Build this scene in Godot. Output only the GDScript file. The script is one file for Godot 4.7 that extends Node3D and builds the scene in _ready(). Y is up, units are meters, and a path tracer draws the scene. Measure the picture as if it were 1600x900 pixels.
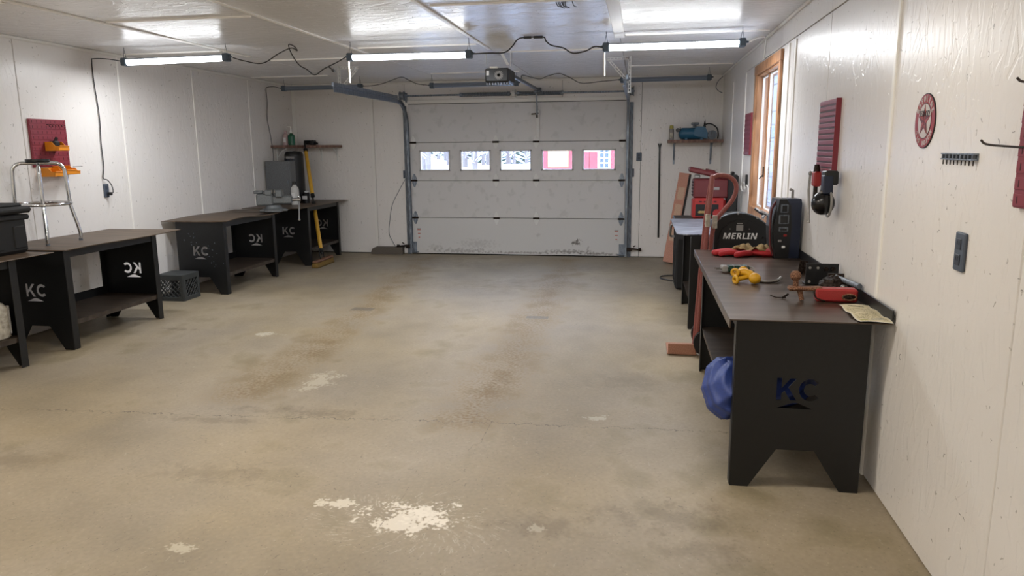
extends Node3D

const XL := -5.006      # face of the left wall
const XR := 1.0515      # face of the right wall
const ZB := -10.301     # face of the back wall with the garage door
const ZF := 2.2         # face of the wall behind the camera
const HC := 2.431       # ceiling
const BENCH := 0.785    # bench top height
const LAMP_COLOR := Color(0.975, 0.985, 1.0)
const WARM_LAMP_COLOR := Color(1.0, 0.955, 0.88)

var M := {}
var taken := {}
var panel_meshes := {}

func _ready() -> void:
	setup_view()
	make_materials()
	build_shell()
	build_outside()
	build_garage_door()
	build_lights()
	build_benches()
	build_left_side()
	build_back_corner()
	build_right_far()
	build_right_bench_things()
	build_wall_things()
	build_cords()

# ---------------------------------------------------------------- view, sky, exposure
func setup_view() -> void:
	var cam := Camera3D.new()
	cam.name = "camera"
	add_child(cam)
	cam.fov = rad_to_deg(2.0 * atan(450.0 / 1151.81))
	cam.near = 0.05
	cam.far = 400.0
	cam.position = Vector3(0, 1.512, 0)
	cam.basis = Basis(Vector3.UP, deg_to_rad(9.854)) * Basis(Vector3.RIGHT, deg_to_rad(-10.773)) * Basis(Vector3.BACK, deg_to_rad(-0.508))
	cam.current = true
	var we := WorldEnvironment.new()
	we.name = "environment"
	var env := Environment.new()
	env.background_mode = Environment.BG_SKY
	var sky := Sky.new()
	var sm := ProceduralSkyMaterial.new()
	sm.sky_top_color = Color(0.66, 0.76, 0.92)
	sm.sky_horizon_color = Color(0.86, 0.91, 0.98)
	sm.ground_horizon_color = Color(0.80, 0.85, 0.92)
	sm.ground_bottom_color = Color(0.72, 0.77, 0.85)
	sm.sky_energy_multiplier = 3.3
	sm.ground_energy_multiplier = 3.3
	sky.sky_material = sm
	env.sky = sky
	env.ambient_light_source = Environment.AMBIENT_SOURCE_SKY
	env.tonemap_mode = Environment.TONE_MAPPER_LINEAR
	env.tonemap_exposure = 1.18
	env.sdfgi_enabled = true
	env.ssao_enabled = true
	env.ssil_enabled = true
	we.environment = env
	add_child(we)

# ---------------------------------------------------------------- mesh builder
class Mb:
	var v := PackedVector3Array()
	var n := PackedVector3Array()
	var uv := PackedVector2Array()
	var xf := Transform3D()

	func add(p: Vector3, nn: Vector3, t := Vector2.ZERO) -> void:
		v.append(xf * p)
		n.append((xf.basis * nn).normalized())
		uv.append(t)

	func tri(a: Vector3, b: Vector3, c: Vector3, na: Vector3, nb: Vector3, nc: Vector3, ta := Vector2.ZERO, tb := Vector2.ZERO, tc := Vector2.ZERO) -> void:
		var flip := (b - a).cross(c - a).dot(na + nb + nc) > 0.0
		if xf.basis.determinant() < 0.0:
			flip = not flip
		add(a, na, ta)
		if flip:
			add(c, nc, tc); add(b, nb, tb)
		else:
			add(b, nb, tb); add(c, nc, tc)

	func quad(a: Vector3, b: Vector3, c: Vector3, d: Vector3, nn: Vector3, ta := Vector2(0, 0), tb := Vector2(1, 0), tc := Vector2(1, 1), td := Vector2(0, 1)) -> void:
		tri(a, b, c, nn, nn, nn, ta, tb, tc)
		tri(a, c, d, nn, nn, nn, ta, tc, td)

	func quad_auto(a: Vector3, b: Vector3, c: Vector3, d: Vector3, out: Vector3) -> void:
		var nn := (c - a).cross(d - b)
		if nn.length() < 1e-12:
			return
		nn = nn.normalized()
		if nn.dot(out) < 0.0:
			nn = -nn
		quad(a, b, c, d, nn)

	func box(c: Vector3, s: Vector3, bev := 0.0) -> void:
		var h := s * 0.5
		var b: float = min(bev, min(h.x, min(h.y, h.z)) * 0.98)
		for ax in 3:
			var u := (ax + 1) % 3
			var w := (ax + 2) % 3
			for sg in [-1.0, 1.0]:
				var nn := Vector3.ZERO
				nn[ax] = sg
				var ps := []
				for k in [[-1, -1], [1, -1], [1, 1], [-1, 1]]:
					var p := Vector3.ZERO
					p[ax] = sg * h[ax]
					p[u] = k[0] * (h[u] - b)
					p[w] = k[1] * (h[w] - b)
					ps.append(c + p)
				quad(ps[0], ps[1], ps[2], ps[3], nn)
		if b <= 0.0:
			return
		for ax in 3:
			var u := (ax + 1) % 3
			var w := (ax + 2) % 3
			for su in [-1.0, 1.0]:
				for sw in [-1.0, 1.0]:
					var nn := Vector3.ZERO
					nn[u] = su
					nn[w] = sw
					var ps := []
					for k in [[-1, 0], [1, 0], [1, 1], [-1, 1]]:
						var p := Vector3.ZERO
						p[ax] = k[0] * (h[ax] - b)
						p[u] = su * (h[u] - (b if k[1] == 1 else 0.0))
						p[w] = sw * (h[w] - (0.0 if k[1] == 1 else b))
						ps.append(c + p)
					quad(ps[0], ps[1], ps[2], ps[3], nn.normalized())
		for sx in [-1.0, 1.0]:
			for sy in [-1.0, 1.0]:
				for sz in [-1.0, 1.0]:
					var nn := Vector3(sx, sy, sz).normalized()
					var a := c + Vector3(sx * h.x, sy * (h.y - b), sz * (h.z - b))
					var d := c + Vector3(sx * (h.x - b), sy * h.y, sz * (h.z - b))
					var e := c + Vector3(sx * (h.x - b), sy * (h.y - b), sz * h.z)
					tri(a, d, e, nn, nn, nn)

	func frame(dir: Vector3) -> Basis:
		var up := Vector3.UP if absf(dir.y) < 0.95 else Vector3.RIGHT
		var x := up.cross(dir).normalized()
		return Basis(x, dir.cross(x).normalized(), dir)

	func cyl(a: Vector3, b: Vector3, r1: float, r2 := -1.0, seg := 14, caps := true) -> void:
		if r2 < 0.0:
			r2 = r1
		var d := (b - a).normalized()
		var f := frame(d)
		for i in seg:
			var t0 := TAU * i / seg
			var t1 := TAU * (i + 1) / seg
			var e0 := f.x * cos(t0) + f.y * sin(t0)
			var e1 := f.x * cos(t1) + f.y * sin(t1)
			tri(a + e0 * r1, a + e1 * r1, b + e1 * r2, e0, e1, e1)
			tri(a + e0 * r1, b + e1 * r2, b + e0 * r2, e0, e1, e0)
			if caps:
				tri(a, a + e0 * r1, a + e1 * r1, -d, -d, -d)
				tri(b, b + e0 * r2, b + e1 * r2, d, d, d)

	func tube(pts: Array, r: float, seg := 8, closed := false, flat := 1.0) -> void:
		var m := pts.size()
		var dirs := []
		for i in m:
			var pa: Vector3 = pts[(i - 1 + m) % m] if closed else pts[max(i - 1, 0)]
			var pb: Vector3 = pts[(i + 1) % m] if closed else pts[min(i + 1, m - 1)]
			dirs.append((pb - pa).normalized())
		var rings := []
		var x: Vector3 = frame(dirs[0]).x
		for i in m:
			var d: Vector3 = dirs[i]
			x = (x - d * x.dot(d)).normalized()
			var y := d.cross(x)
			var ring := []
			for k in seg:
				var t := TAU * k / seg
				ring.append(x * cos(t) + y * sin(t) * flat)
			rings.append(ring)
		var last := m if closed else m - 1
		for i in last:
			var j := (i + 1) % m
			for k in seg:
				var l := (k + 1) % seg
				var p: Vector3 = pts[i]
				var q: Vector3 = pts[j]
				tri(p + rings[i][k] * r, p + rings[i][l] * r, q + rings[j][l] * r, rings[i][k], rings[i][l], rings[j][l])
				tri(p + rings[i][k] * r, q + rings[j][l] * r, q + rings[j][k] * r, rings[i][k], rings[j][l], rings[j][k])
		if not closed:
			for e in [0, m - 1]:
				var d: Vector3 = dirs[e] * (-1.0 if e == 0 else 1.0)
				for k in seg:
					tri(pts[e], pts[e] + rings[e][k] * r, pts[e] + rings[e][(k + 1) % seg] * r, d, d, d)

	# profile of (radius, height) turned about the y axis
	func lathe(prof: Array, seg := 20, at := Vector3.ZERO) -> void:
		for i in prof.size() - 1:
			var a: Vector2 = prof[i]
			var b: Vector2 = prof[i + 1]
			var t := b - a
			if t.length() < 1e-7:
				continue
			var nn := Vector2(t.y, -t.x).normalized()
			for k in seg:
				var t0 := TAU * k / seg
				var t1 := TAU * (k + 1) / seg
				var e0 := Vector3(cos(t0), 0, sin(t0))
				var e1 := Vector3(cos(t1), 0, sin(t1))
				var n0 := e0 * nn.x + Vector3.UP * nn.y
				var n1 := e1 * nn.x + Vector3.UP * nn.y
				var p := [at + e0 * a.x + Vector3.UP * a.y, at + e1 * a.x + Vector3.UP * a.y, at + e1 * b.x + Vector3.UP * b.y, at + e0 * b.x + Vector3.UP * b.y]
				if a.x > 1e-6:
					tri(p[0], p[1], p[2], n0, n1, n1)
				if b.x > 1e-6:
					tri(p[0], p[2], p[3], n0, n1, n0)

	# a flat outline in x, y with thickness along z
	func prism(poly: PackedVector2Array, z0: float, z1: float) -> void:
		var ids := Geometry2D.triangulate_polygon(poly)
		for i in range(0, ids.size(), 3):
			var a := poly[ids[i]]
			var b := poly[ids[i + 1]]
			var c := poly[ids[i + 2]]
			for z in [[z0, -1.0], [z1, 1.0]]:
				var nn := Vector3(0, 0, z[1] * signf(z1 - z0))
				tri(Vector3(a.x, a.y, z[0]), Vector3(b.x, b.y, z[0]), Vector3(c.x, c.y, z[0]), nn, nn, nn, a, b, c)
		var cw := Geometry2D.is_polygon_clockwise(poly)
		for i in poly.size():
			var a := poly[i]
			var b := poly[(i + 1) % poly.size()]
			var d := b - a
			var nn := Vector3(d.y, -d.x, 0).normalized()
			if cw:
				nn = -nn
			quad(Vector3(a.x, a.y, z0), Vector3(b.x, b.y, z0), Vector3(b.x, b.y, z1), Vector3(a.x, a.y, z1), nn)

	func ball(c: Vector3, r: Vector3, seg := 16, rings := 10) -> void:
		for i in rings:
			for k in seg:
				var p := []
				var q := []
				for e in [[i, k], [i, k + 1], [i + 1, k + 1], [i + 1, k]]:
					var th: float = PI * e[0] / rings
					var ph: float = TAU * e[1] / seg
					var d := Vector3(sin(th) * cos(ph), cos(th), sin(th) * sin(ph))
					p.append(c + d * r)
					q.append((d / r).normalized())
				if i > 0:
					tri(p[0], p[1], p[2], q[0], q[1], q[2])
				if i < rings - 1:
					tri(p[0], p[2], p[3], q[0], q[2], q[3])

	# rows of points, smooth normals; out says which way is outside at the middle
	func grid(rows: Array, wrap := false, out := Vector3.ZERO, uvs := false) -> void:
		var h := rows.size()
		var w: int = rows[0].size()
		var ns := []
		var centre := Vector3.ZERO
		for i in h:
			for k in w:
				centre += rows[i][k] / float(h * w)
		var s := 0.0
		for i in h:
			var line := []
			for k in w:
				var l: Vector3 = rows[i][(k - 1 + w) % w] if wrap else rows[i][max(k - 1, 0)]
				var r: Vector3 = rows[i][(k + 1) % w] if wrap else rows[i][min(k + 1, w - 1)]
				var u: Vector3 = rows[max(i - 1, 0)][k]
				var d: Vector3 = rows[min(i + 1, h - 1)][k]
				var nn := (r - l).cross(d - u)
				nn = nn.normalized() if nn.length() > 1e-12 else Vector3.UP
				line.append(nn)
				s += nn.dot(out if out != Vector3.ZERO else (rows[i][k] - centre))
			ns.append(line)
		var sg := -1.0 if s < 0.0 else 1.0
		for i in h - 1:
			for k in (w if wrap else w - 1):
				var l := (k + 1) % w
				var ta := Vector2(float(k) / (w - 1), float(i) / (h - 1))
				var tc := Vector2(float(k + 1) / (w - 1), float(i + 1) / (h - 1))
				tri(rows[i][k], rows[i][l], rows[i + 1][l], ns[i][k] * sg, ns[i][l] * sg, ns[i + 1][l] * sg, ta, Vector2(tc.x, ta.y), tc)
				tri(rows[i][k], rows[i + 1][l], rows[i + 1][k], ns[i][k] * sg, ns[i + 1][l] * sg, ns[i + 1][k] * sg, ta, tc, Vector2(ta.x, tc.y))

	func mesh() -> ArrayMesh:
		var a := []
		a.resize(Mesh.ARRAY_MAX)
		a[Mesh.ARRAY_VERTEX] = v
		a[Mesh.ARRAY_NORMAL] = n
		a[Mesh.ARRAY_TEX_UV] = uv
		var m := ArrayMesh.new()
		m.add_surface_from_arrays(Mesh.PRIMITIVE_TRIANGLES, a)
		return m

# ---------------------------------------------------------------- scene helpers
func V(x: float, y: float, z: float) -> Vector3:
	return Vector3(x, y, z)

func numbered(called: String) -> String:
	var k: int = taken.get(called, 0)
	taken[called] = k + 1
	return called if k == 0 else "%s_%03d" % [called, k]

func tag(o: Node, label: String, category: String, group := "") -> void:
	o.set_meta("label", label)
	o.set_meta("category", category)
	if group:
		o.set_meta("group", group)

func thing(called: String, label: String, category: String, at := Vector3.ZERO, turn := 0.0, group := "") -> Node3D:
	var o := Node3D.new()
	o.name = numbered(called)
	add_child(o)
	o.position = at
	o.rotation.y = turn
	tag(o, label, category, group)
	return o

func structure(called: String) -> Node3D:
	var o := Node3D.new()
	o.name = called
	add_child(o)
	o.set_meta("kind", "structure")
	return o

func put(parent: Node, called: String, m: Mesh, mat: Material, at := Vector3.ZERO, label := "") -> MeshInstance3D:
	var o := MeshInstance3D.new()
	o.name = called
	o.mesh = m
	o.material_override = mat
	o.cast_shadow = GeometryInstance3D.SHADOW_CASTING_SETTING_ON
	parent.add_child(o, true)
	o.position = at
	if label:
		o.set_meta("label", label)
	return o

func part(parent: Node, called: String, b: Mb, mat: Material, label := "") -> MeshInstance3D:
	return put(parent, called, b.mesh(), mat, Vector3.ZERO, label)

func bx(parent: Node, called: String, c: Vector3, s: Vector3, mat: Material, bev := 0.003, label := "") -> MeshInstance3D:
	var b := Mb.new()
	b.box(c, s, bev)
	return part(parent, called, b, mat, label)

func smooth_path(p: Array, sub := 5) -> Array:
	var r := []
	for i in p.size() - 1:
		var a: Vector3 = p[max(i - 1, 0)]
		var b: Vector3 = p[i]
		var c: Vector3 = p[i + 1]
		var d: Vector3 = p[min(i + 2, p.size() - 1)]
		for k in sub:
			r.append(b.cubic_interpolate(c, a, d, float(k) / sub))
	r.append(p[-1])
	return r

func cord(parent: Node, called: String, p: Array, r: float, mat: Material, seg := 6) -> MeshInstance3D:
	var b := Mb.new()
	b.tube(smooth_path(p), r, seg)
	return part(parent, called, b, mat)

func letters(parent: Node, called: String, text: String, height: float, depth: float, mat: Material, at: Transform3D, slant := 0.0, stretch := 1.0, bold := true) -> MeshInstance3D:
	var t := TextMesh.new()
	var f := SystemFont.new()
	f.font_names = PackedStringArray(["Droid Sans"])
	f.font_weight = 700 if bold else 400
	t.font = f
	t.text = text
	t.font_size = 64
	t.depth = depth
	t.pixel_size = height / 46.0
	t.curve_step = 4.0
	var o := put(parent, called, t, mat)
	o.transform = at * Transform3D(Basis(Vector3(stretch, 0, 0), Vector3(slant, 1, 0), Vector3(0, 0, 1)), Vector3.ZERO)
	return o

# ---------------------------------------------------------------- materials
func noise_tex(freq: float, lo: Color, hi: Color, sd: int, oct := 4, stretch := false, contrast := 0.0, size := 512) -> NoiseTexture2D:
	var f := FastNoiseLite.new()
	f.seed = sd
	f.frequency = freq
	f.fractal_octaves = oct
	f.noise_type = FastNoiseLite.TYPE_SIMPLEX_SMOOTH
	var t := NoiseTexture2D.new()
	t.width = size
	t.height = size / 8 if stretch else size
	t.seamless = true
	t.noise = f
	var g := Gradient.new()
	g.set_color(0, lo)
	g.set_color(1, hi)
	g.set_offset(0, contrast)
	g.set_offset(1, 1.0 - contrast)
	t.color_ramp = g
	return t

func pm(color: Color, rough := 0.6, metal := 0.0, tex: Texture2D = null, scale := 1.0, spec := 0.5) -> StandardMaterial3D:
	var m := StandardMaterial3D.new()
	m.albedo_color = color
	m.roughness = rough
	m.metallic = metal
	m.metallic_specular = spec
	if tex:
		m.albedo_texture = tex
		m.uv1_triplanar = true
		m.uv1_world_triplanar = false
		m.uv1_scale = Vector3.ONE * scale
	return m

func osb_height(sd: int) -> Image:
	var n := 1024
	var buf := PackedByteArray()
	buf.resize(n * n)
	buf.fill(120)
	var r := RandomNumberGenerator.new()
	r.seed = sd
	for i in 2600:
		var cx := r.randi() % n
		var cy := r.randi() % n
		var ln := r.randf_range(30, 95)
		var wd := r.randf_range(4, 15)
		var an := r.randfn(0.0, 0.35) + PI / 2
		var h := r.randi_range(60, 200)
		var tilt := r.randf_range(-1.2, 1.2)
		var ca := cos(an)
		var sa := sin(an)
		var ext := int(ln * 0.5 + wd) + 1
		var ex := int(absf(ca) * ln * 0.5 + absf(sa) * wd * 0.5) + 1
		var ey := int(absf(sa) * ln * 0.5 + absf(ca) * wd * 0.5) + 1
		for y in range(-ey, ey + 1):
			for x in range(-ex, ex + 1):
				var u := x * ca + y * sa
				var w := -x * sa + y * ca
				if absf(u) < ln * 0.5 and absf(w) < wd * 0.5:
					buf[((cy + y) & 1023) * n + ((cx + x) & 1023)] = clampi(int(h + w * tilt), 0, 255)
	return Image.create_from_data(n, n, false, Image.FORMAT_L8, buf)

func scuffs(sd: int, marks: int) -> Image:
	var n := 1024
	var im := Image.create(n, n, false, Image.FORMAT_RGB8)
	im.fill(Color(1, 1, 1))
	var r := RandomNumberGenerator.new()
	r.seed = sd
	for i in marks:
		var p := Vector2(r.randf() * n, r.randf() * n)
		var a := r.randf() * TAU
		var ln := r.randi_range(1, 9)
		var g := r.randf_range(0.45, 0.86)
		for k in ln:
			p += Vector2(cos(a), sin(a))
			a += r.randfn(0, 0.25)
			im.set_pixel(int(p.x) & 1023, int(p.y) & 1023, Color(g, g * 0.97, g * 0.93))
			if r.randf() < 0.35:
				im.set_pixel(int(p.x + 1) & 1023, int(p.y) & 1023, Color(g, g * 0.97, g * 0.93))
	return im

func make_materials() -> void:
	var grain := noise_tex(0.05, Color(0.78, 0.77, 0.76), Color(1, 1, 1), 3)
	var blotch := noise_tex(0.012, Color(0.62, 0.60, 0.57), Color(1, 1, 1), 5, 5)
	var worn := noise_tex(0.03, Color(0.45, 0.42, 0.40), Color(1, 1, 1), 9, 6, false, 0.25)
	var streak := noise_tex(0.02, Color(0.60, 0.55, 0.50), Color(1, 1, 1), 11, 5, true)
	var brushed := noise_tex(0.04, Color(0.55, 0.56, 0.60), Color(1, 1, 1), 12, 4, true)
	var rusty := noise_tex(0.025, Color(0.35, 0.22, 0.15), Color(0.85, 0.80, 0.75), 14, 5, false, 0.2)

	var osb := osb_height(21)
	var osb_turned := osb.duplicate() as Image
	osb_turned.rotate_90(CLOCKWISE)
	var osb_t := ImageTexture.create_from_image(osb)
	var osb_ct := ImageTexture.create_from_image(osb_turned)
	var wall := pm(Color(0.895, 0.88, 0.865), 0.32, 0.0, ImageTexture.create_from_image(scuffs(4, 420)), 1.0 / 2.6, 0.5)
	wall.uv1_world_triplanar = true
	wall.heightmap_enabled = true
	wall.heightmap_texture = osb_t
	wall.heightmap_scale = 0.27
	M.wall = wall
	var ceil_m := pm(Color(0.89, 0.89, 0.895), 0.26, 0.0, ImageTexture.create_from_image(scuffs(5, 60)), 1.0 / 3.2, 0.5)
	ceil_m.uv1_world_triplanar = true
	ceil_m.heightmap_enabled = true
	ceil_m.heightmap_texture = osb_ct
	ceil_m.heightmap_scale = 0.9
	M.ceiling = ceil_m
	M.trim = pm(Color(0.90, 0.89, 0.87), 0.4)
	M.seam = pm(Color(0.95, 0.94, 0.92), 0.35)
	M.gap = pm(Color(0.36, 0.35, 0.33), 0.9)
	M.floor = pm(Color.WHITE, 0.52, 0.0)
	M.floor.albedo_texture = ImageTexture.create_from_image(floor_image())
	M.floor.metallic_specular = 0.5
	M.floor.heightmap_enabled = true
	M.floor.heightmap_texture = noise_tex(0.09, Color(0.3, 0.3, 0.3), Color(1, 1, 1), 31, 3, false, 0.0, 1024)
	M.floor.heightmap_scale = 0.03

	M.door = pm(Color(0.83, 0.83, 0.835), 0.5, 0.0, door_dirt(), 0.5)
	M.door_edge = pm(Color(0.30, 0.30, 0.30), 0.6)
	M.galv = pm(Color(0.66, 0.70, 0.74), 0.42, 0.45, brushed, 3.0)
	M.galv_dark = pm(Color(0.52, 0.55, 0.58), 0.45, 0.25, brushed, 3.0)
	M.white_metal = pm(Color(0.86, 0.86, 0.85), 0.45)
	M.white_plastic = pm(Color(0.88, 0.87, 0.85), 0.4)
	M.black_plastic = pm(Color(0.075, 0.078, 0.085), 0.45)
	M.black_gloss = pm(Color(0.05, 0.052, 0.06), 0.22)
	M.black_rough = pm(Color(0.10, 0.10, 0.105), 0.75, 0.0, grain, 6.0)
	M.cord = pm(Color(0.21, 0.21, 0.215), 0.6)
	M.rubber = pm(Color(0.06, 0.06, 0.063), 0.8)
	M.chrome = pm(Color(0.82, 0.83, 0.84), 0.12, 1.0)
	M.steel = pm(Color(0.62, 0.61, 0.60), 0.32, 1.0, grain, 8.0)
	M.iron = pm(Color(0.30, 0.28, 0.27), 0.55, 0.7, rusty, 5.0)
	M.rust = pm(Color(0.74, 0.60, 0.50), 0.8, 0.1, rusty, 9.0)
	M.bench_paint = pm(Color(0.066, 0.072, 0.082), 0.45, 0.0, grain, 1.2)
	M.bench_top = pm(Color(0.43, 0.36, 0.285), 0.45, 0.1, streak, 1.1)
	M.bench_shelf = pm(Color(0.29, 0.25, 0.215), 0.5, 0.0, streak, 1.1)
	M.bench_top_clean = pm(Color(0.40, 0.35, 0.31), 0.30, 0.3, streak, 0.9)
	M.silver = pm(Color(0.70, 0.72, 0.76), 0.35, 0.25, brushed, 1.5)
	M.red_board = pm(Color(0.50, 0.165, 0.215), 0.5)
	M.slot = pm(Color(0.22, 0.05, 0.07), 0.7)
	M.yellow_bin = pm(Color(0.90, 0.56, 0.10), 0.45)
	M.lamp_on = pm(Color(0.95, 0.95, 0.95), 0.5)
	M.lamp_on.emission_enabled = true
	M.lamp_on.emission = Color(0.97, 0.985, 1.0)
	M.lamp_on.emission_energy_multiplier = 13.0
	M.lamp_off = pm(Color(0.40, 0.44, 0.50), 0.35)
	M.lamp_body = pm(Color(0.52, 0.54, 0.57), 0.5)
	M.lamp_cap = pm(Color(0.27, 0.32, 0.37), 0.5)
	M.outlet = pm(Color(0.30, 0.335, 0.39), 0.5)
	M.outlet_dark = pm(Color(0.22, 0.245, 0.29), 0.5)
	M.pine = pm(Color(0.74, 0.55, 0.39), 0.5, 0.0, streak, 1.4)
	M.shelf_wood = pm(Color(0.60, 0.47, 0.42), 0.6, 0.0, streak, 1.6)
	M.glass = pm(Color(1, 1, 1, 0.06), 0.02)
	M.glass.transparency = BaseMaterial3D.TRANSPARENCY_ALPHA
	M.crate = pm(Color(0.25, 0.265, 0.27), 0.6, 0.0, grain, 5.0)
	M.broom_yellow = pm(Color(0.90, 0.70, 0.24), 0.45, 0.0, grain, 3.0)
	M.bristle = pm(Color(0.62, 0.50, 0.24), 0.9, 0.0, noise_tex(0.12, Color(0.5, 0.45, 0.35), Color(1, 1, 1), 41, 3, true), 6.0)
	M.grey_box = pm(Color(0.45, 0.465, 0.48), 0.5, 0.2, grain, 2.0)
	M.vise = pm(Color(0.46, 0.48, 0.49), 0.45, 0.3, grain, 3.0)
	M.blue_dark = pm(Color(0.10, 0.135, 0.22), 0.45)
	M.blue_mid = pm(Color(0.13, 0.27, 0.55), 0.4)
	M.compressor = pm(Color(0.19, 0.43, 0.58), 0.38, 0.0, grain, 4.0)
	M.hand_truck = pm(Color(0.60, 0.33, 0.30), 0.5, 0.0, grain, 3.0)
	M.faded_paint = pm(Color(0.70, 0.50, 0.41), 0.6, 0.0, grain, 4.0)
	M.red_case = pm(Color(0.36, 0.12, 0.13), 0.5)
	M.red_bright = pm(Color(0.58, 0.15, 0.145), 0.5)
	M.red_paint = pm(Color(0.70, 0.21, 0.21), 0.38, 0.0, grain, 9.0)
	M.orange_card = pm(Color(0.82, 0.60, 0.52), 0.8, 0.0, grain, 3.0)
	M.card_print = pm(Color(0.86, 0.72, 0.62), 0.8, 0.0, grain, 3.0)
	M.glove_red = pm(Color(0.78, 0.17, 0.20), 0.75, 0.0, grain, 12.0)
	M.glove_tan = pm(Color(0.78, 0.66, 0.44), 0.85, 0.0, worn, 12.0)
	M.yellow_paint = pm(Color(0.90, 0.68, 0.12), 0.4, 0.0, grain, 14.0)
	M.green_plastic = pm(Color(0.03, 0.20, 0.15), 0.4)
	M.tarp = pm(Color(0.21, 0.30, 0.60), 0.45, 0.0, grain, 3.0)
	M.bottle_pink = pm(Color(0.72, 0.62, 0.62), 0.35)
	M.bottle_green = pm(Color(0.10, 0.36, 0.26), 0.25)
	M.bottle_white = pm(Color(0.78, 0.78, 0.77), 0.4)
	M.dirty_white = pm(Color(0.82, 0.80, 0.75), 0.6, 0.0, blotch, 3.0)
	M.print_white = pm(Color(0.86, 0.86, 0.86), 0.6)
	M.print_black = pm(Color(0.06, 0.06, 0.07), 0.6)
	M.print_grey = pm(Color(0.55, 0.54, 0.53), 0.6)
	M.sign_red = pm(Color(0.62, 0.13, 0.15), 0.4, 0.0, grain, 12.0)
	M.sign_white = pm(Color(0.84, 0.81, 0.79), 0.4, 0.0, grain, 12.0)
	M.sign_star = pm(Color(0.76, 0.22, 0.14), 0.4, 0.0, worn, 10.0)
	M.sticker_orange = pm(Color(0.72, 0.38, 0.30), 0.7)
	M.yellow_cap = pm(Color(0.62, 0.58, 0.26), 0.5)
	M.snow = pm(Color(0.93, 0.94, 0.96), 0.8, 0.0, noise_tex(0.02, Color(0.9, 0.9, 0.92), Color(1, 1, 1), 51), 0.3)
	M.bark = pm(Color(0.42, 0.38, 0.35), 0.9, 0.0, grain, 2.0)
	M.spruce = pm(Color(0.25, 0.36, 0.27), 0.9, 0.0, worn, 1.0)
	M.siding = pm(Color(0.56, 0.57, 0.58), 0.7, 0.0, grain, 0.6)
	M.barn = pm(Color(0.60, 0.20, 0.22), 0.8, 0.0, grain, 0.8)
	M.barn_white = pm(Color(0.92, 0.92, 0.92), 0.7)
	M.barn_board = pm(Color(0.66, 0.53, 0.34), 0.8, 0.0, grain, 1.0)
	M.barn_glass = pm(Color(0.20, 0.25, 0.28), 0.15)
	M.barn_roof = pm(Color(0.5, 0.5, 0.52), 0.7)

func door_dirt() -> ImageTexture:
	# faint smudges and oil spots on the steel skin
	var n := 512
	var im := Image.create(n, n, false, Image.FORMAT_RGB8)
	im.fill(Color(1, 1, 1))
	var f := FastNoiseLite.new()
	f.seed = 77
	f.frequency = 0.02
	f.fractal_octaves = 4
	for y in n:
		for x in n:
			var a: float = f.get_noise_2d(x, y)
			var g := 0.985 - clampf(a - 0.22, 0.0, 0.3) * 0.16
			im.set_pixel(x, y, Color(g, g * 0.995, g * 0.985))
	return ImageTexture.create_from_image(im)

func stained_door() -> StandardMaterial3D:
	# lowest section: rubbed off tyre dirt and a few oily hand marks (row 0 is the bottom edge)
	var w := 1024
	var h := 180
	var im := Image.create(w, h, false, Image.FORMAT_RGB8)
	im.fill(Color(0.975, 0.97, 0.96))
	var f := FastNoiseLite.new()
	f.seed = 19
	f.frequency = 0.03
	f.fractal_octaves = 4
	for s in [[800, 60, 22, 14, 0.62], [812, 72, 12, 8, 0.75], [855, 28, 6, 22, 0.35], [770, 16, 120, 10, 0.38], [250, 14, 160, 12, 0.22], [330, 50, 90, 26, 0.10], [560, 8, 200, 6, 0.30], [620, 100, 14, 12, 0.10], [120, 30, 40, 20, 0.12], [900, 8, 90, 7, 0.35]]:
		for y in range(maxi(0, s[1] - s[3] * 2), mini(h, s[1] + s[3] * 2)):
			for x in range(maxi(0, s[0] - s[2] * 2), mini(w, s[0] + s[2] * 2)):
				var d := Vector2((x - s[0]) / float(s[2]), (y - s[1]) / float(s[3])).length()
				var k: float = clampf((1.0 - d + f.get_noise_2d(x * 2.0, y * 2.0) * 1.1) * 1.3, 0.0, 1.0) * s[4]
				if k > 0.0:
					im.set_pixel(x, y, im.get_pixel(x, y).lerp(Color(0.28, 0.25, 0.23), k))
	var m := pm(M.door.albedo_color, 0.5)
	m.albedo_texture = ImageTexture.create_from_image(im)
	return m

# concrete slab: x runs XL..XR, v runs from the back wall to z = -1.5
const FW := 1536
const FH := 2048
const FZ0 := -10.5
const FZ1 := -1.5

func fpx(x: float, z: float) -> Vector2:
	return Vector2((x - XL) / (XR - XL) * FW, (z - FZ0) / (FZ1 - FZ0) * FH)

func path_distance(p: Vector2, path: Array) -> float:
	var best := 1e9
	for i in path.size() - 1:
		var c := Geometry2D.get_closest_point_to_segment(p, path[i], path[i + 1])
		best = minf(best, p.distance_squared_to(c))
	return sqrt(best)

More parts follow.
